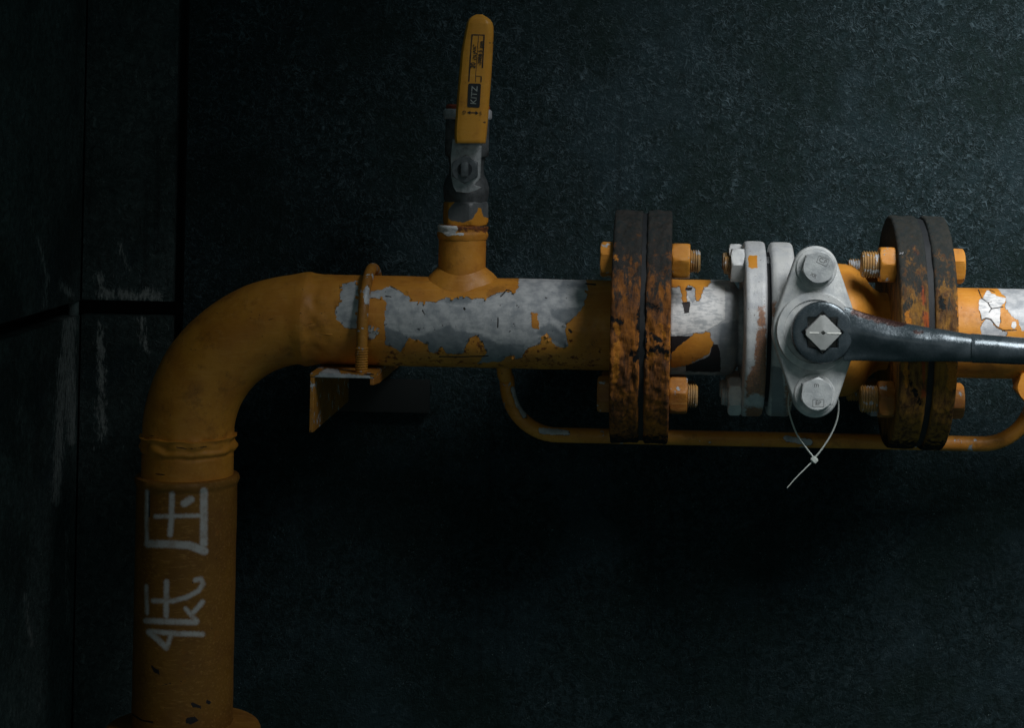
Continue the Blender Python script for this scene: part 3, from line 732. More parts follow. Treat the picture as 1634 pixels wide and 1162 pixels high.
prof += [(R1, x + 60), (R1, x + 900)]
lathe(bm, FX(0), prof, 260)
obj('pipe_body', bm, M['paint'], rp, 50, {'peel': polys(greyr), 'prim': polys(prim), 'crack': lines(ck)})
obj('boss', hexnut(FV(at(1648, 617, -40).x, -20, at(1648, 617, -40).z), 29, 0, 30, rot=.2), M['paint'], rp)
bm = bmesh.new(); lathe(bm, FV(at(1648, 617, -40).x, 40, at(1648, 617, -40).z), [(0, 0), (18, 0), (18, 62), (0, 62)], 24); obj('boss_neck', bm, M['paint'], rp)

# ================================================================== VALVE
VX = 242.0; AL = .085
ca, sa = math.cos(AL), math.sin(AL)
FS = frame((VX, 0, AZ), (1, 0, 0), (0, sa, ca), (0, -ca, sa))
valve = thing('ball_valve', 'silver flanged ball valve with a square stem on a diamond shaped plate', 'valve', (VX, 0, AZ - 139))
# spool between left joint and valve
Z6 = lambda p: zc(p, 1140, 360, 3.42)
sp_or = [Z5([(405, 345), (582, 345), (575, 392), (552, 400), (532, 465), (515, 466), (510, 405), (485, 393), (472, 410), (480, 470), (458, 474), (445, 402), (405, 402)]), Z5([(440, 650), (510, 598), (575, 594), (590, 642), (572, 690), (520, 718), (470, 740), (405, 752), (405, 690)])]
sp_dk = [Z5([(470, 402), (500, 402), (500, 416), (472, 414)]), Z5([(455, 468), (492, 462), (486, 512), (466, 514)]), Z5([(405, 612), (492, 612), (440, 655), (405, 690)]), Z5([(588, 643), (608, 648), (621, 690), (621, 768), (470, 765), (470, 740), (572, 700)])]
bm = bmesh.new(); prof = [(74, 16)]
x = 18.0
while x < 110: prof.append((75.5, x)); x += 2
prof += [(75, 111), (73, 116), (68.5, 120), (64, 122), (62, 124), (62, 134)]
lathe(bm, FX(0), prof, 250, lambda a, t, r: .6 * mnoise.noise(Vector((a * 3, t * .04, 0))))
inv = polys([[(1070, 440), (1200, 440), (1200, 612), (1070, 612)]], sp_or)
obj('inlet_neck', bm, M['paint'], valve, 50, {'peel': polys([[(1040, 380), (1230, 380), (1230, 680), (1040, 680)]], sp_or), 'dark': polys(sp_dk), 'prim': polys([Z5([(405, 400), (450, 400), (500, 470), (560, 400), (590, 380), (640, 400), (640, 540), (560, 590), (500, 600), (430, 615), (405, 600)])], sp_or),
     'tone': polys([Z5([(620, 560), (700, 540), (700, 800), (600, 800)])])})
bm = bmesh.new()
def disc(bm, x0, x1, R, ch, bore):
    prof = [(bore, x0), (R - ch, x0), (R - ch * .4, x0 + ch * .12), (R - ch * .1, x0 + ch * .45), (R, x0 + ch)]
    n = max(2, int((x1 - x0 - 2 * ch) / 2)); prof += [(R, x0 + ch + (x1 - x0 - 2 * ch) * k / n) for k in range(1, n)]
    prof += [(R, x1 - ch), (R - ch * .1, x1 - ch * .45), (R - ch * .4, x1 - ch * .12), (R - ch, x1), (bore, x1)]
    lathe(bm, FX(0), prof, 260, lambda a, t, r: (.7 * mnoise.noise(Vector((math.cos(a) * 9, math.sin(a) * 9, t * .05))) if r > bore + 5 else 0))
disc(bm, 130, 164, 139, 7, 55)
obj('body_flange', bm, M['silver_rust'], valve, 60, {
    'orange': polys([Z6([(183, 162), (232, 162), (236, 230), (206, 234), (186, 226)])]),
    'rust': (lambda f: (lambda px, py, co: np.minimum(f(px, py, co), 4.0)))(polys([Z6([(230, 560), (285, 560), (285, 940), (215, 915), (170, 960), (170, 840), (215, 760)]), Z6([(170, 980), (290, 1000), (290, 1060), (170, 1060)]), Z6([(235, 440), (275, 430), (280, 560), (235, 560)])]))})
bm = bmesh.new(); disc(bm, 171, 208, 138, 8, 55)
obj('body_flange', bm, M['silver'], valve, 60, {'rust': (lambda f: (lambda px, py, co: np.minimum(f(px, py, co), 1.5)))(polys([Z6([(380, 760), (450, 900), (460, 1060), (380, 1060)]), Z6([(310, 420), (345, 410), (330, 500), (310, 500)])])), 'tone': polys([Z6([(310, 760), (370, 780), (400, 1060), (310, 1060)])])})
bm = bmesh.new(); lathe(bm, FX(0), [(50, 163), (122, 163), (122, 172), (50, 172)], 96); obj('gasket', bm, M['gasket'], valve)
# orange body behind the plate
bm = bmesh.new()
prof = [(60, 200), (104, 206), (108, 214)] + [(108 - 2.5 * (k / 8) ** 2, 214 + k * 10) for k in range(1, 9)] + [(103, 302), (99, 310), (93, 318), (84, 326), (75, 332), (67, 340), (62, 350), (61, 361)]
lathe(bm, FX(0), prof, 120, lambda a, t, r: 1.2 * mnoise.noise(Vector((a * 3, t * .03, 4))))
obj('valve_body', bm, M['paint'], valve, 60, {'crack': lines([(3, [(1366, 438), (1369, 439)])])})
# body bolts: nuts left of the first silver flange
for k, a in enumerate((1.18, PI - 1.18, PI + 1.18, -1.18)):
    F = FX(0, -112 * math.cos(a), AZ + 112 * math.sin(a) * .995)
    b = obj('bolt', hexnut(F, 30, 130, 109, rot=.1 + .2 * k, both=True), M['silver'], valve, 30, {'prim': polys([])} if 0 else None)
    bm = bmesh.new(); prof = thread(F, 15, 109, 98.5, 3.2, 1.2); obj('thread', prof, M['paint_thread'] if k < 2 else M['bolt_silver'], b, 40)
    bm = bmesh.new(); lathe(bm, F, [(0, 130), (15, 130), (15, 212), (0, 212)], 24); obj('shank', bm, M['brass'], b)
# bonnet and plate
bm = bmesh.new(); lathe(bm, FS, [(60, 70), (60, 120), (57, 126), (57, 150), (0, 150)], 80); obj('bonnet', bm, M['silver'], valve, 40)
def hull(pts):
    pts = sorted(set(pts)); lo, up = [], []
    for seq, out in ((pts, lo), (reversed(pts), up)):
        for p in seq:
            while len(out) > 1 and (out[-1][0] - out[-2][0]) * (p[1] - out[-2][1]) - (out[-1][1] - out[-2][1]) * (p[0] - out[-2][0]) <= 0: out.pop()
            out.append(p)
    return lo[:-1] + up[:-1]
YB1, YB2 = 96, -93
def circ(cx_, cy_, r, n=72): return [(round(cx_ + r * math.cos(2 * PI * i / n), 3), round(cy_ + r * math.sin(2 * PI * i / n), 3)) for i in range(n)]
hp = hull(circ(-9, YB1, 34) + circ(-7, YB2, 35) + circ(-8, 1, 65))
bm = bmesh.new(); prism(bm, FS, hp, 146, 170, 4)
gp = obj('gland_plate', bm, M['plate'], valve, 40)
bm = bmesh.new(); lathe(bm, FS @ Matrix.Translation((-8, 1, 0)), [(0, 169), (60, 169), (60, 174), (58, 177), (48, 177.5), (47, 175), (20, 175), (20, 180), (0, 180)], 96); obj('gland_ring', bm, M['plate'], gp, 40)
for k, (by, lab) in enumerate(((YB1, 0), (YB2, 1))):
    F = FS @ Matrix.Translation((-8, by, 0))
    bm = bmesh.new(); lathe(bm, F, [(0, 169), (31, 169), (31, 171.5), (29.5, 173), (0, 173)], 64)
    bt = obj('bolt', hexnut(F @ Matrix.Translation((2, 1, 0)), 26.5, 172.5, 192, rot=.28 + .15 * k), M['bolt_silver'], gp, 30)
    obj('washer', bm, M['plate'], bt, 30)
    bm = bmesh.new(); lathe(bm, F, [(0, 60), (13, 60), (13, 150), (0, 150)], 24); obj('shank', bm, M['brass'], bt)
    FT = F @ Matrix.Translation((2, 1, 192.1))
    if k == 0:
        specs = [('C.P', (6, 10), -.38, 8.5), ('XR', (-8, -12), -.5, 7.5)]; bx = ((6, 10), -.38)
    else:
        specs = [('EP', (2, -12.5), 0, 8.5), ('m', (-1, 14), 0, 10)]; bx = ((2, -12.5), 0)
    for s, (tx, ty), ra, sz in specs:
        obj('stamp_text', textmesh(s, sz, FT @ Matrix.Translation((tx, ty, 0)) @ Matrix.Rotation(ra, 4, 'Z'), bold=.1, depth=.15), M['stamp'], bt)
    G = FT @ Matrix.Translation((bx[0][0], bx[0][1], 0)) @ Matrix.Rotation(bx[1], 4, 'Z'); bm = bmesh.new()
    for x0, x1, y0, y1 in ((-8.5, 8.5, -5.6, -5), (-8.5, -7.9, -5, 5), (7.9, 8.5, -5, 5), (-8.5, 8.5, 5, 5.6)): box(bm, x0, x1, y0, y1, -.1, .2, G)
    obj('stamp_frame', bm, M['stamp'], bt)
# square stem with facetted head
q = 29.5
bm = bmesh.new(); rings = []
def sq(s, t, cr=.12):
    pts = []
    for k in range(4):
        a = k * PI / 2 + .02; p = Vector((math.cos(a), math.sin(a))) * s; p0 = Vector((math.cos(a - PI / 2), math.sin(a - PI / 2))) * s; p1 = Vector((math.cos(a + PI / 2), math.sin(a + PI / 2))) * s
        pts += [p.lerp(p0, cr), p.lerp(p1, cr)]
    return [bm.verts.new(FS @ Vector((x.x, x.y, t))) for x in pts]
for s, t in ((q, 120), (q, 208), (q - 1.2, 210), (4.2, 212.6), (3.4, 211), (3.0, 202)): rings.append(sq(s, t))
for A, B in zip(rings, rings[1:]):
    for i in range(8): bm.faces.new((A[i], A[(i + 1) % 8], B[(i + 1) % 8], B[i]))
bm.faces.new(rings[-1]); bm.faces.new(list(reversed(rings[0])))
st = obj('stem', bm, M['stem'], valve, 8)
bm = bmesh.new(); box(bm, -26, -5, -.9, .9, -.2, .5, FS @ Matrix.Translation((0, 0, 0)) @ frame((0, 0, 214.9), (math.cos(.32), 0, math.sin(.32)), (0, 1, 0), (-math.sin(.32), 0, math.cos(.32))))
bm.free()
bm = bmesh.new()
for sgn in (-1, 1):
    a0, a1 = Vector((6 * sgn, 0, 212.5)), Vector(((27 if sgn > 0 else 20) * sgn, 0, 210.3))
    vv = [bm.verts.new(FS @ p) for p in (a0 + Vector((0, 1.1, .5)), a0 + Vector((0, -1.1, .5)), a1 + Vector((0, -1.2, .5)), a1 + Vector((0, 1.2, .5)), a0 + Vector((0, 0, -1)), a1 + Vector((0, 0, -1)))]
    bm.faces.new((vv[0], vv[1], vv[2], vv[3])); bm.faces.new((vv[0], vv[3], vv[5], vv[4])); bm.faces.new((vv[1], vv[4], vv[5], vv[2]))
obj('position_line', bm, mat_plain('bright_score', (.85, .85, .80), .4, 0, .05), st)
# lower lug beside the plate
bm = bmesh.new(); box(bm, 78, 108, -128, -98, 40, 112, FS @ Matrix.Identity(4)); bmesh.ops.bevel(bm, geom=bm.edges[:], offset=6, segments=3, affect='EDGES')
obj('stop_lug', bm, M['silver_rust'], valve, 40, {'tone': polys([[(1300, 560), (1450, 560), (1450, 700), (1300, 700)]])})

# ================================================================== WRENCH
wr = thing('wrench', 'black steel wrench with ring head on the valve stem, handle running out right', 'wrench', FS @ Vector((0, 0, 190)))
N = 120; R_out = 46.5
def star(th):
    r = 0
    for off in (0.02, PI / 4 + .02):
        f = (th - off) % (PI / 2); r = max(r, 31.5 * math.cos(PI / 4) / math.cos(f - PI / 4))
    return r
bm = bmesh.new(); loops = []
lev = [(lambda a: star(a), 180), (lambda a: R_out - 3, 180), (lambda a: R_out, 184), (lambda a: R_out, 198), (lambda a: R_out - 2, 202), (lambda a: R_out - 6, 204), (lambda a: star(a) + 2, 204), (lambda a: star(a), 202)]
for f, t in lev:
    loops.append([bm.verts.new(FS @ Vector((f(2 * PI * i / N) * math.cos(2 * PI * i / N) - 3 * 0, f(2 * PI * i / N) * math.sin(2 * PI * i / N), t))) for i in range(N)])
for k in range(len(loops)):
    A, B = loops[k], loops[(k + 1) % len(loops)]
    for i in range(N): bm.faces.new((A[i], A[(i + 1) % N], B[(i + 1) % N], B[i]))
obj('ring_head', bm, M['wrench'], wr, 35)
secs = [(1347, 533, 43, 13, 192), (1358, 534, 42, 15, 192), (1375, 537, 39, 18, 194), (1400, 541, 35.5, 21, 197), (1425, 544.5, 32.5, 22, 200), (1450, 547.5, 30, 22, 204), (1475, 549, 28, 21, 208), (1500, 551, 26, 20, 211), (1530, 554, 24, 20, 213), (1560, 556, 21.5, 19, 214), (1634, 560.5, 19, 18, 214), (1800, 570, 19, 18, 214)]
def barsec(bm, secs, pw=2.3, seg=40, ridge=True):
    rings = []
    dense = []
    for a, b in zip(secs, secs[1:]):
        for k in range(5): t = k / 5; dense.append([a[i] * (1 - t) + b[i] * t for i in range(5)])
    dense.append(secs[-1])
    for px, cy_, hh, th, L in dense:
        kk = (D - L) / D
        X = at(px, cy_, -L).x - VX; Zc = at(px, cy_, -L).z - AZ; ly = Zc / ca - L * math.tan(AL)
        h = hh * kk; rg = []
        for i in range(seg):
            a = 2 * PI * i / seg; c_, s_ = math.cos(a), math.sin(a)
            y_ = h * math.copysign(abs(s_) ** (2 / pw), s_); z_ = th * math.copysign(abs(c_) ** (2 / pw), c_)
            f = max(0, min(1, (1540 - px) / 200))
            if ridge and z_ > 0: z_ *= 1 - f * .8 * min(1, abs(y_ / h - .14) * 1.2)       # forged ridge fading out towards the handle
            y_ += .7 * mnoise.noise(Vector((px * .03, a, 0))); z_ += 1.0 * mnoise.noise(Vector((px * .035, a * 1.3, 7)))
            rg.append(bm.verts.new(FS @ Vector((X, ly + y_, L + z_))))
        rings.append(rg)
    for A, B in zip(rings, rings[1:]):
        for i in range(seg): bm.faces.new((A[i], A[(i + 1) % seg], B[(i + 1) % seg], B[i]))
    bm.faces.new(rings[-1]); bm.faces.new(list(reversed(rings[0])))
bm = bmesh.new(); barsec(bm, secs)
obj('handle_shank', bm, M['wrench'], wr, 60, {'rust': lines([(14, [(1365, 498), (1400, 508), (1440, 516)]), (8, [(1462, 528), (1470, 530)]), (5, [(1338, 533), (1352, 536)])])})
bm = bmesh.new(); barsec(bm, [(1547, 555, 22.5, 21.5, 214), (1552, 555.5, 23.5, 22.5, 214), (1634, 560.5, 21.5, 22, 214), (1800, 571, 21.5, 22, 214)], 2.0, 48, False)
obj('handle_tube', bm, M['wrench'], wr, 60)

# ================================================================== CABLE TIE
tie = thing('cable_tie', 'thin white cable tie looped under the diamond plate, tail hanging', 'cable tie', at(1299, 733, -135))
loop = [at(1299, 731, -137), at(1287, 716, -137), at(1272, 694, -136), at(1262, 668, -134), at(1258, 645, -128), at(1262, 622, -116), at(1280, 606, -108), at(1305, 602, -106), at(1325, 608, -112), at(1334, 626, -124), at(1338, 645, -132), at(1336, 668, -135), at(1327, 692, -136), at(1312, 716, -137), at(1300, 731, -138)]
bm = bmesh.new(); sweep(bm, spline(loop, 8), 1.35, 8, squash=1.5); obj('loop', bm, M['tie'], tie, 60)
bm = bmesh.new(); Fh = FV(*at(1299, 733, -134)) @ Matrix.Rotation(-.75, 4, 'Z'); box(bm, -5.2, 5.2, -4.4, 4.4, 0, 8, Fh); bmesh.ops.bevel(bm, geom=bm.edges[:], offset=1.6, segments=3, affect='EDGES'); obj('lock_head', bm, M['tie'], tie, 40)
bm = bmesh.new(); sweep(bm, spline([at(1297, 736, -137), at(1285, 748, -139), at(1270, 763, -141), at(1256, 779, -142)], 6), lambda t: 1.2 - .5 * t, 8, squash=1.4); obj('tail', bm, M['tie'], tie, 60)

# ================================================================== U-BOLT AND BRACKET
UX = -462.0; RB = 83.0
ub = thing('u_bolt', 'orange U-bolt clamping the pipe down onto the bracket', 'U-bolt', (UX, 0, AZ - 78))
pts = [Vector((UX, -RB, z)) for z in (-397, -390, -380, -360, -340)] + [Vector((UX + 1.0 * math.sin(a), -RB * math.cos(a), AZ + RB * math.sin(a))) for a in [PI * i / 36 for i in range(37)]] + [Vector((UX, RB, z)) for z in (-340, -380, -397)]
bm = bmesh.new(); sweep(bm, pts, 8.6, 20); obj('rod', bm, M['paint_brk'], ub, 60, {'peel': polys([zc([(445, 205), (470, 195), (470, 320), (440, 310), (432, 270)], 460, 400, 3.63)]), 'crack': lines([(2, zc([(388, 300), (425, 302)], 460, 400, 3.63)), (3, zc([(400, 445), (410, 450)], 460, 400, 3.63))])})
for y in (-RB, RB):
    F = FZ(UX, y, 0)
    obj('thread', thread(F, 10.2, -397, -352, 3.9, 1.3), M['paint_brk'], ub, 40)
BZ = -393.5
bk = thing('bracket', 'orange channel steel bracket under the U-bolt, fixed to the wall', 'bracket', (-500, WY, BZ - 90))
bx0, bx1 = at(494, 613, -100).x, at(597, 613, -100).x
def plate_box(x0, x1, y0, y1, z0, z1, nx=30, ny=50):
    bm = bmesh.new(); box(bm, x0, x1, y0, y1, z0, z1)
    bmesh.ops.bevel(bm, geom=bm.edges[:], offset=1.2, segments=2, affect='EDGES')
    bmesh.ops.subdivide_edges(bm, edges=[e for e in bm.edges if e.calc_length() > 40], cuts=24, use_grid_fill=True)
    return bm
obj('top_plate', plate_box(bx0, bx1, -100, WY, BZ - 7, BZ), M['paint_brk'], bk, 40, {'peel': polys([zc([(120, 755), (215, 680), (290, 685), (300, 710), (430, 722), (500, 735), (490, 765), (380, 775), (130, 775)], 460, 400, 3.63)]), 'crack': lines([(3, zc([(440, 714), (495, 718)], 460, 400, 3.63))])})
bm = bmesh.new(); prism(bm, frame((bx0, 0, 0), (0, 1, 0), (0, 0, 1), (1, 0, 0)), [(-99.5, BZ - 7.2), (WY, BZ - 7.2), (WY, BZ - 92), (-99.5, BZ - 92)], .5, 7, 0)
obj('side_leg', bm, M['paint_brk'], bk, 40, bevel=1)
bm = bmesh.new(); prism(bm, frame((bx1 - 7, 0, 0), (0, 1, 0), (0, 0, 1), (1, 0, 0)), [(-99.5, BZ - 7.2), (WY, BZ - 7.2), (WY, BZ - 24), (-40, BZ - 22), (-99.5, BZ - 17)], 0, 6.5, 0)
obj('side_leg', bm, M['paint_dull'], bk, 40, bevel=1)
p0, p1 = at(592, 606, WY - 14), at(684, 660, WY - 14)
wp = obj('wall_plate', plate_box(-560, p1.x, WY - 16, WY - 1, p1.z, p0.z), M['plate_dark'], bk, 40)

# ================================================================== BYPASS TUBE
by = thing('bypass_tube', 'thin orange bypass tube looping below the flanges and valve', 'pipe', at(1240, 702, 70))
Y1 = 70; ZB = -509.5; XL = at(806, 600, 60).x; XR_ = at(1652, 600, 60).x; rb = 84
pts = [Vector((XL - 4, 40, AZ - 40)), Vector((XL - 3, 52, AZ - 66)), Vector((XL - 1, 62, AZ - 90)), Vector((XL + 2, Y1, ZB + rb + 6))]
for i in range(1, 15): a = PI / 2 * i / 14; pts.append(Vector((XL + 3 + rb - rb * math.cos(a), Y1, ZB + rb - rb * math.sin(a))))
pts += [Vector((XL + 3 + rb + (XR_ - 2 * rb - XL - 3) * i / 12, Y1, ZB)) for i in range(1, 13)]
for i in range(1, 15): a = PI / 2 * i / 14; pts.append(Vector((XR_ - rb + rb * math.sin(a), Y1, ZB + rb - rb * math.cos(a))))
pts += [Vector((XR_, 66, AZ - 90)), Vector((XR_, 55, AZ - 66)), Vector((XR_, 40, AZ - 40))]
dp = []
for a, b in zip(pts, pts[1:]):
    m = max(1, int((b - a).length / 5)); dp += [a.lerp(b, k / m) for k in range(m)]
dp.append(pts[-1])
bm = bmesh.new(); sweep(bm, dp, 12.2, 28)
obj('tube', bm, M['paint_tube'], by, 60, {'peel': lines([(7, [(818, 620), (826, 645), (838, 665)]), (9, [(862, 688), (905, 691)]), (10, [(1255, 700), (1292, 706)])])})

# ================================================================== SMALL BALL VALVE ON THE BRANCH
sv = thing('small_valve', 'small grey ball valve screwed upright on the branch stub', 'valve', (SX, 0, -168))
SV = -314.0
obj('lower_nut', hexnut(FZ(SV, 0, 0), 38, -166, -127, rot=PI / 6 + .32, both=True), M['brass'], sv, 30, {})
bm = bmesh.new(); lathe(bm, FZ(SV, 0, 0), [(0, -128), (33, -128), (36, -118), (37, -106), (33, -94), (28, -84), (27, -70), (29, -60), (31, -56), (0, -56)], 56, lambda a, t, r: .8 * mnoise.noise(Vector((a * 3, t * .1, 0)))); obj('valve_body', bm, M['brass'], sv, 50)
obj('upper_nut', hexnut(FZ(SV, 0, 0), 40, -56, 4, rot=PI / 6 + .1, both=True), M['brass'], sv, 30)
bm = bmesh.new(); lathe(bm, FZ(SV, 0, 0), [(36, 3), (38, 6), (38, 17), (35, 20), (0, 20)], 48, lambda a, t, r: 1.5 * mnoise.noise(Vector((a * 4, t * .2, 0)))); pl = obj('plug', bm, M['tape'], sv, 50)
bm = bmesh.new(); lathe(bm, FZ(SV, 0, 0), [(0, 19), (35, 19), (35, 24), (32, 27), (0, 27)], 48, lambda a, t, r: 2 * mnoise.noise(Vector((a * 4, t * .2, 3)))); obj('seal_ring', bm, M['red'], pl, 50)
# paint left on the lower nut
def blob(name, pts, d, mat, parent, th=1.2):
    bm = bmesh.new(); n = len(pts); c = [at(x, y, d) for x, y in pts]
    F = [bm.verts.new(p) for p in c]; B = [bm.verts.new(p + Vector((0, th + 2, 0))) for p in c]
    bm.faces.new(F); bm.faces.new(list(reversed(B)))
    for i in range(n): bm.faces.new((F[i], B[i], B[(i + 1) % n], F[(i + 1) % n]))
    return obj(name, bm, mat, parent, 30)
Z2 = lambda p: zc(p, 660, 200, 4.47)
def nutmarks(o, polyl):
    me = o.data; n = len(me.vertices)
nb = bpy.data.objects['lower_nut']
bm = bmesh.new(); bm.from_mesh(nb.data); bmesh.ops.subdivide_edges(bm, edges=bm.edges[:], cuts=3, use_grid_fill=True); bm.to_mesh(nb.data)
co = np.array([v.co[:] for v in bm.verts]); bm.free(); co = (co + np.array(origin_of(nb))) / U
px, py = proj(co)
val = polys([Z2([(215, 545), (290, 548), (262, 580), (245, 610), (245, 660), (270, 680), (360, 695), (420, 665), (455, 610), (462, 590), (480, 590), (500, 650), (530, 660), (560, 720), (210, 720)])])(px, py, co)
att = nb.data.attributes.new('orange', 'FLOAT', 'POINT'); att.data.foreach_set('value', np.where(co[:, 1] < 20, np.clip((val + 10) / 20, 0, 1), 0).astype(np.float32))
nb.data.materials.clear(); nb.data.materials.append(mat_silver('nut_bronze', 61, base=(.12, .125, .13), base2=(.07, .075, .08), spots=.02))
nb.data.polygons.foreach_set('use_smooth', [True] * len(nb.data.polygons)); nb.data.set_sharp_from_angle(angle=math.radians(30))
# bonnet towards the viewer
zb = at(743, 270, -40).z; xb = at(743, 270, -40).x
bm = bmesh.new(); lathe(bm, FV(xb, 0, zb), [(0, 20), (20, 20), (20, 40), (15, 43), (15, 62), (0, 62)], 40); obj('bonnet', bm, M['brass'], sv, 40)
# lever assembly
lv = thing('valve_lever', 'yellow covered lever handle with black lettering, above the small valve', 'lever', at(743, 270, -66))
Fl = lambda d: frame((0, 0, 0), (1, 0, 0), (0, 0, 1), (0, -1, 0))
def flat(name, pix, d0, d1, mat, parent, ch=1.0, sharp=30):
    k = [(p.x, p.z) for p in (at(x, y, d1) for x, y in pix)]
    bm = bmesh.new(); prism(bm, Fl(0), k, -d0, -d1, ch)
    return obj(name, bm, mat, parent, sharp)
lp = flat('lever_plate', [(722, 222), (770, 222), (768, 240), (766, 284), (757, 295), (768, 299), (760, 304), (747, 308), (728, 306), (723, 298), (720, 284), (719, 250)], -60, -67, M['lever_steel'], lv)
Fn = FV(at(742.5, 270, -70).x, 0, at(742.5, 270, -70).z)
nt = obj('lever_nut', hexnut(Fn, 22.5, 67, 78, rot=PI / 6, both=True), M['lever_nut'], lv, 30)
bm = bmesh.new(); lathe(bm, Fn, [(0, 77.8), (11.5, 77.8), (11.5, 78.4), (0, 78.4)], 40); obj('thread_bore', bm, M['ink'], nt)
bm = bmesh.new(); prism(bm, Fn, [(-6, -9), (-4.5, -11.5), (4.5, -11.5), (6, -9), (6, 9), (4.5, 11.5), (-4.5, 11.5), (-6, 9)], 60, 84, 1.5); obj('stem_tip', bm, M['lever_nut'], nt, 30)
# bent neck joining plate and grip
bm = bmesh.new(); a_ = [at(722, 236, -63), at(769, 236, -63), at(772, 214, -82), at(728, 214, -82)]
for off in (0, 5): a_ += [] 
v1 = [bm.verts.new(p) for p in a_]; v2 = [bm.verts.new(p + Vector((0, 5, -3))) for p in a_]
bm.faces.new(v1); bm.faces.new(list(reversed(v2)))
for i in range(4): bm.faces.new((v1[i], v2[i], v2[(i + 1) % 4], v1[(i + 1) % 4]))
obj('lever_bend', bm, M['lever_steel'], lv, 30)
# grip: loft of rounded sections, wider facet at its right edge
out_l = [(228, 726.5), (215, 725), (204, 725.5), (170, 728), (130, 731.5), (81, 736), (50, 742), (36, 745), (29, 748), (25, 754), (22.5, 760)]
out_r = [(228, 775), (215, 776.5), (189, 779), (160, 781), (121, 784), (72, 787), (44, 788), (36, 786), (30, 782), (26, 776), (22.5, 770)]
ys = [228.5, 227, 224, 218, 208, 195, 180, 160, 140, 120, 100, 80, 62, 50, 42, 36, 31, 27.5, 25, 23.3, 22.3]
def ip(tab, y):
    t = sorted(tab)
    return float(np.interp(y, [a for a, b in t], [b for a, b in t]))
bm = bmesh.new(); rings = []
for j, y in enumerate(ys):
    l, r = ip(out_l, y), ip(out_r, y)
    sh = {0: .80, 1: .93, 2: 1}.get(j, 1); sh = sh if y > 35 else max(.35, min(1, ((y - 21.5) / 13) ** .5))
    th = 10 * sh; dc = -86 - 6 * (228 - y) / 200; m = (l + r) / 2; hw = (r - l) / 2 * (.96 if j == 0 else 1)
    sec = [(-1, 0), (-.97, -.5), (-.86, -.86), (-.6, -1), (0, -1.06), (.50, -1), (.62, -.93), (.93, -.45), (1, 0), (.97, .6), (.8, .95), (0, 1), (-.8, .95), (-.97, .5)]
    rings.append([bm.verts.new(at(m + a * hw, y, dc + b * th)) for a, b in sec])
for A, B in zip(rings, rings[1:]):
    n = len(A)
    for i in range(n): bm.faces.new((A[i], A[(i + 1) % n], B[(i + 1) % n], B[i]))
bm.faces.new(rings[-1]); bm.faces.new(list(reversed(rings[0])))
bmesh.ops.subdivide_edges(bm, edges=bm.edges[:], cuts=2, use_grid_fill=True)
grip = obj('grip', bm, M['grip'], lv, 28, {'dark': lines([(2.5, [(780, 68), (790, 67)]), (3.5, [(771, 193), (774, 196)])])})
# lettering
def dl(y): return -86 - 6 * (228 - y) / 200 - 10.9
def quad_line(bm, a, b, wd, lift=0):
    A, B = at(a[0], a[1], dl(a[1]) - lift), at(b[0], b[1], dl(b[1]) - lift); dv = (B - A).normalized(); nv = Vector((dv.z, 0, -dv.x)) * wd / 2; th = Vector((0, .9, 0))
    f = [bm.verts.new(p) for p in (A + nv - dv * wd / 2, B + nv + dv * wd / 2, B - nv + dv * wd / 2, A - nv - dv * wd / 2)]; k = [bm.verts.new(v.co + th) for v in f]
    bm.faces.new(f); bm.faces.new(list(reversed(k)))
    for i in range(4): bm.faces.new((f[i], k[i], k[(i + 1) % 4], f[(i + 1) % 4]))
Zh = lambda x, y: (725 + x / 11.62, 40 + y / 11.62)
bm = bmesh.new()
for a, b, wd in (((270, 1030), (300, 560), 2.0), ((300, 560), (330, 175), 1.7), ((330, 172), (555, 178), 1.7), ((553, 180), (520, 780), 2.0), ((500, 950), (495, 1045), 1.8), ((450, 190), (425, 500), .9), ((425, 500), (398, 900), .9), ((398, 900), (393, 1050), 1.0), ((410, 940), (500, 945), .8)):
    quad_line(bm, Zh(*a), Zh(*b), wd * .9)
obj('print_frame', bm, M['ink'], grip)
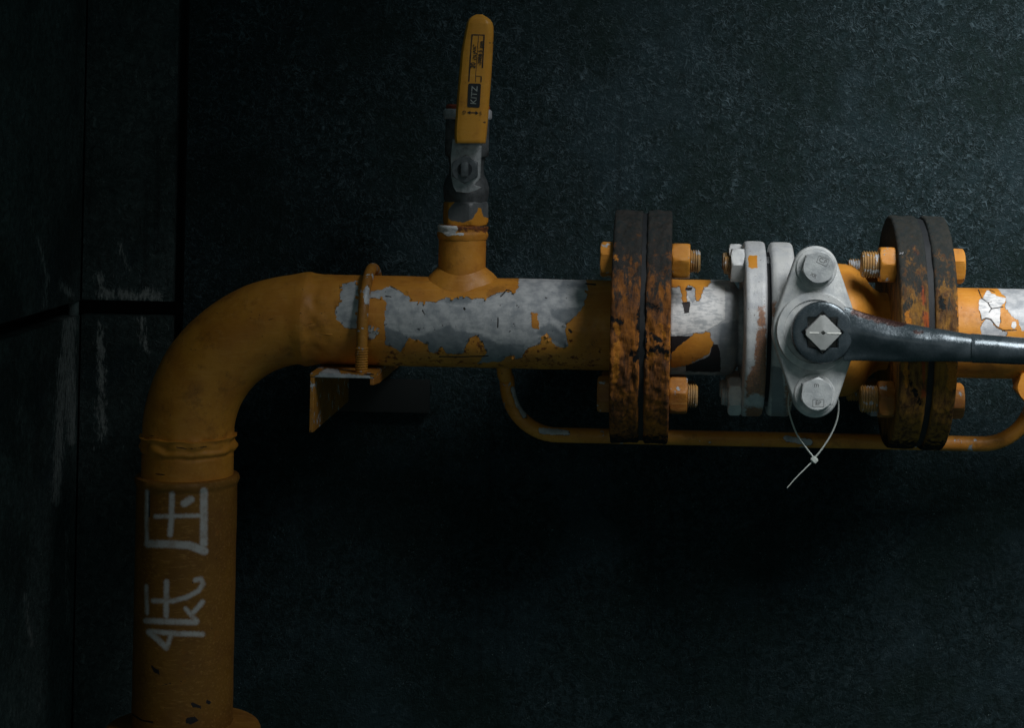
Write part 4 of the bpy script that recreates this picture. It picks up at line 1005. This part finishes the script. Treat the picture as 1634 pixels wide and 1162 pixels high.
# black label block with rounded corners
Zk = lambda x, y: (725 + x / 14.53, 120 + y / 14.53)
c4 = [Zk(325, 180), Zk(620, 190), Zk(585, 750), Zk(300, 735)]; rnd = []
for i in range(4):
    p, a, b = Vector(c4[i]), Vector(c4[i - 1]), Vector(c4[(i + 1) % 4])
    for t in (0, .33, .66, 1):
        A_, B_ = p + (a - p).normalized() * 3, p + (b - p).normalized() * 3; rnd.append(tuple(A_ * (1 - t) ** 2 + p * 2 * t * (1 - t) + B_ * t * t))
bm = bmesh.new(); f = [bm.verts.new(at(x, y, dl(y) - .2)) for x, y in rnd]; k = [bm.verts.new(v.co + Vector((0, 1.0, 0))) for v in f]; n = len(f)
bm.faces.new(f); bm.faces.new(list(reversed(k)))
for i in range(n): bm.faces.new((f[i], k[i], k[(i + 1) % n], f[(i + 1) % n]))
obj('print_block', bm, M['ink'], grip)
def decal(name, s, px, py, size, rot, mat, bold=.0, sx=1.0, lift=.35):
    F = FV(*at(px, py, dl(py) - lift)) @ Matrix.Rotation(rot, 4, 'Z'); return obj(name, textmesh(s, size, F, bold=bold, depth=.2, sx=sx), mat, grip)
TR = PI / 2 - .062
decal('print_text', 'KITZ', *Zk(462, 460), 13, TR, M['white_ink'], .1, 1.02, .6)
decal('print_text', '20', *Zh(352, 740), 10.5, TR, M['ink'], .12, .9)
decal('print_text', '(\u00be)', *Zh(385, 570), 7.5, TR, M['ink'], .1)
decal('print_text', 'A\u00be\u2033'.replace('\u2033', '"'), *Zh(380, 430), 7, TR, M['ink'], .08)
decal('print_text', '-20BB', *Zh(475, 630), 7.5, TR, M['ink'], .12)
decal('print_text', '5', *Zh(488, 475), 7.5, TR, M['ink'], .12)
decal('print_text', 'pm', *Zh(503, 350), 8.5, TR, M['ink'], .14)
decal('print_text', 'O', *Zk(230, 855), 6.5, -.06, M['ink_soft'], .05)
decal('print_text', 'S', *Zk(608, 880), 7, -.06, M['ink_soft'], .05)
bm = bmesh.new(); quad_line(bm, Zk(370, 862), Zk(500, 868), 1.8)
for tip, base in (((295, 858), (372, 862)), ((560, 872), (490, 868))):
    T = Zk(*tip); Bc = Zk(*base)
    vv = [bm.verts.new(at(x, y, dl(y) - .1)) for x, y in (T, (Bc[0], Bc[1] - 3.0), (Bc[0], Bc[1] + 3.0))]; kk = [bm.verts.new(v.co + Vector((0, .9, 0))) for v in vv]
    bm.faces.new(vv); bm.faces.new(list(reversed(kk)))
    for i in range(3): bm.faces.new((vv[i], kk[i], kk[(i + 1) % 3], vv[(i + 1) % 3]))
obj('print_arrow', bm, M['ink'], grip)
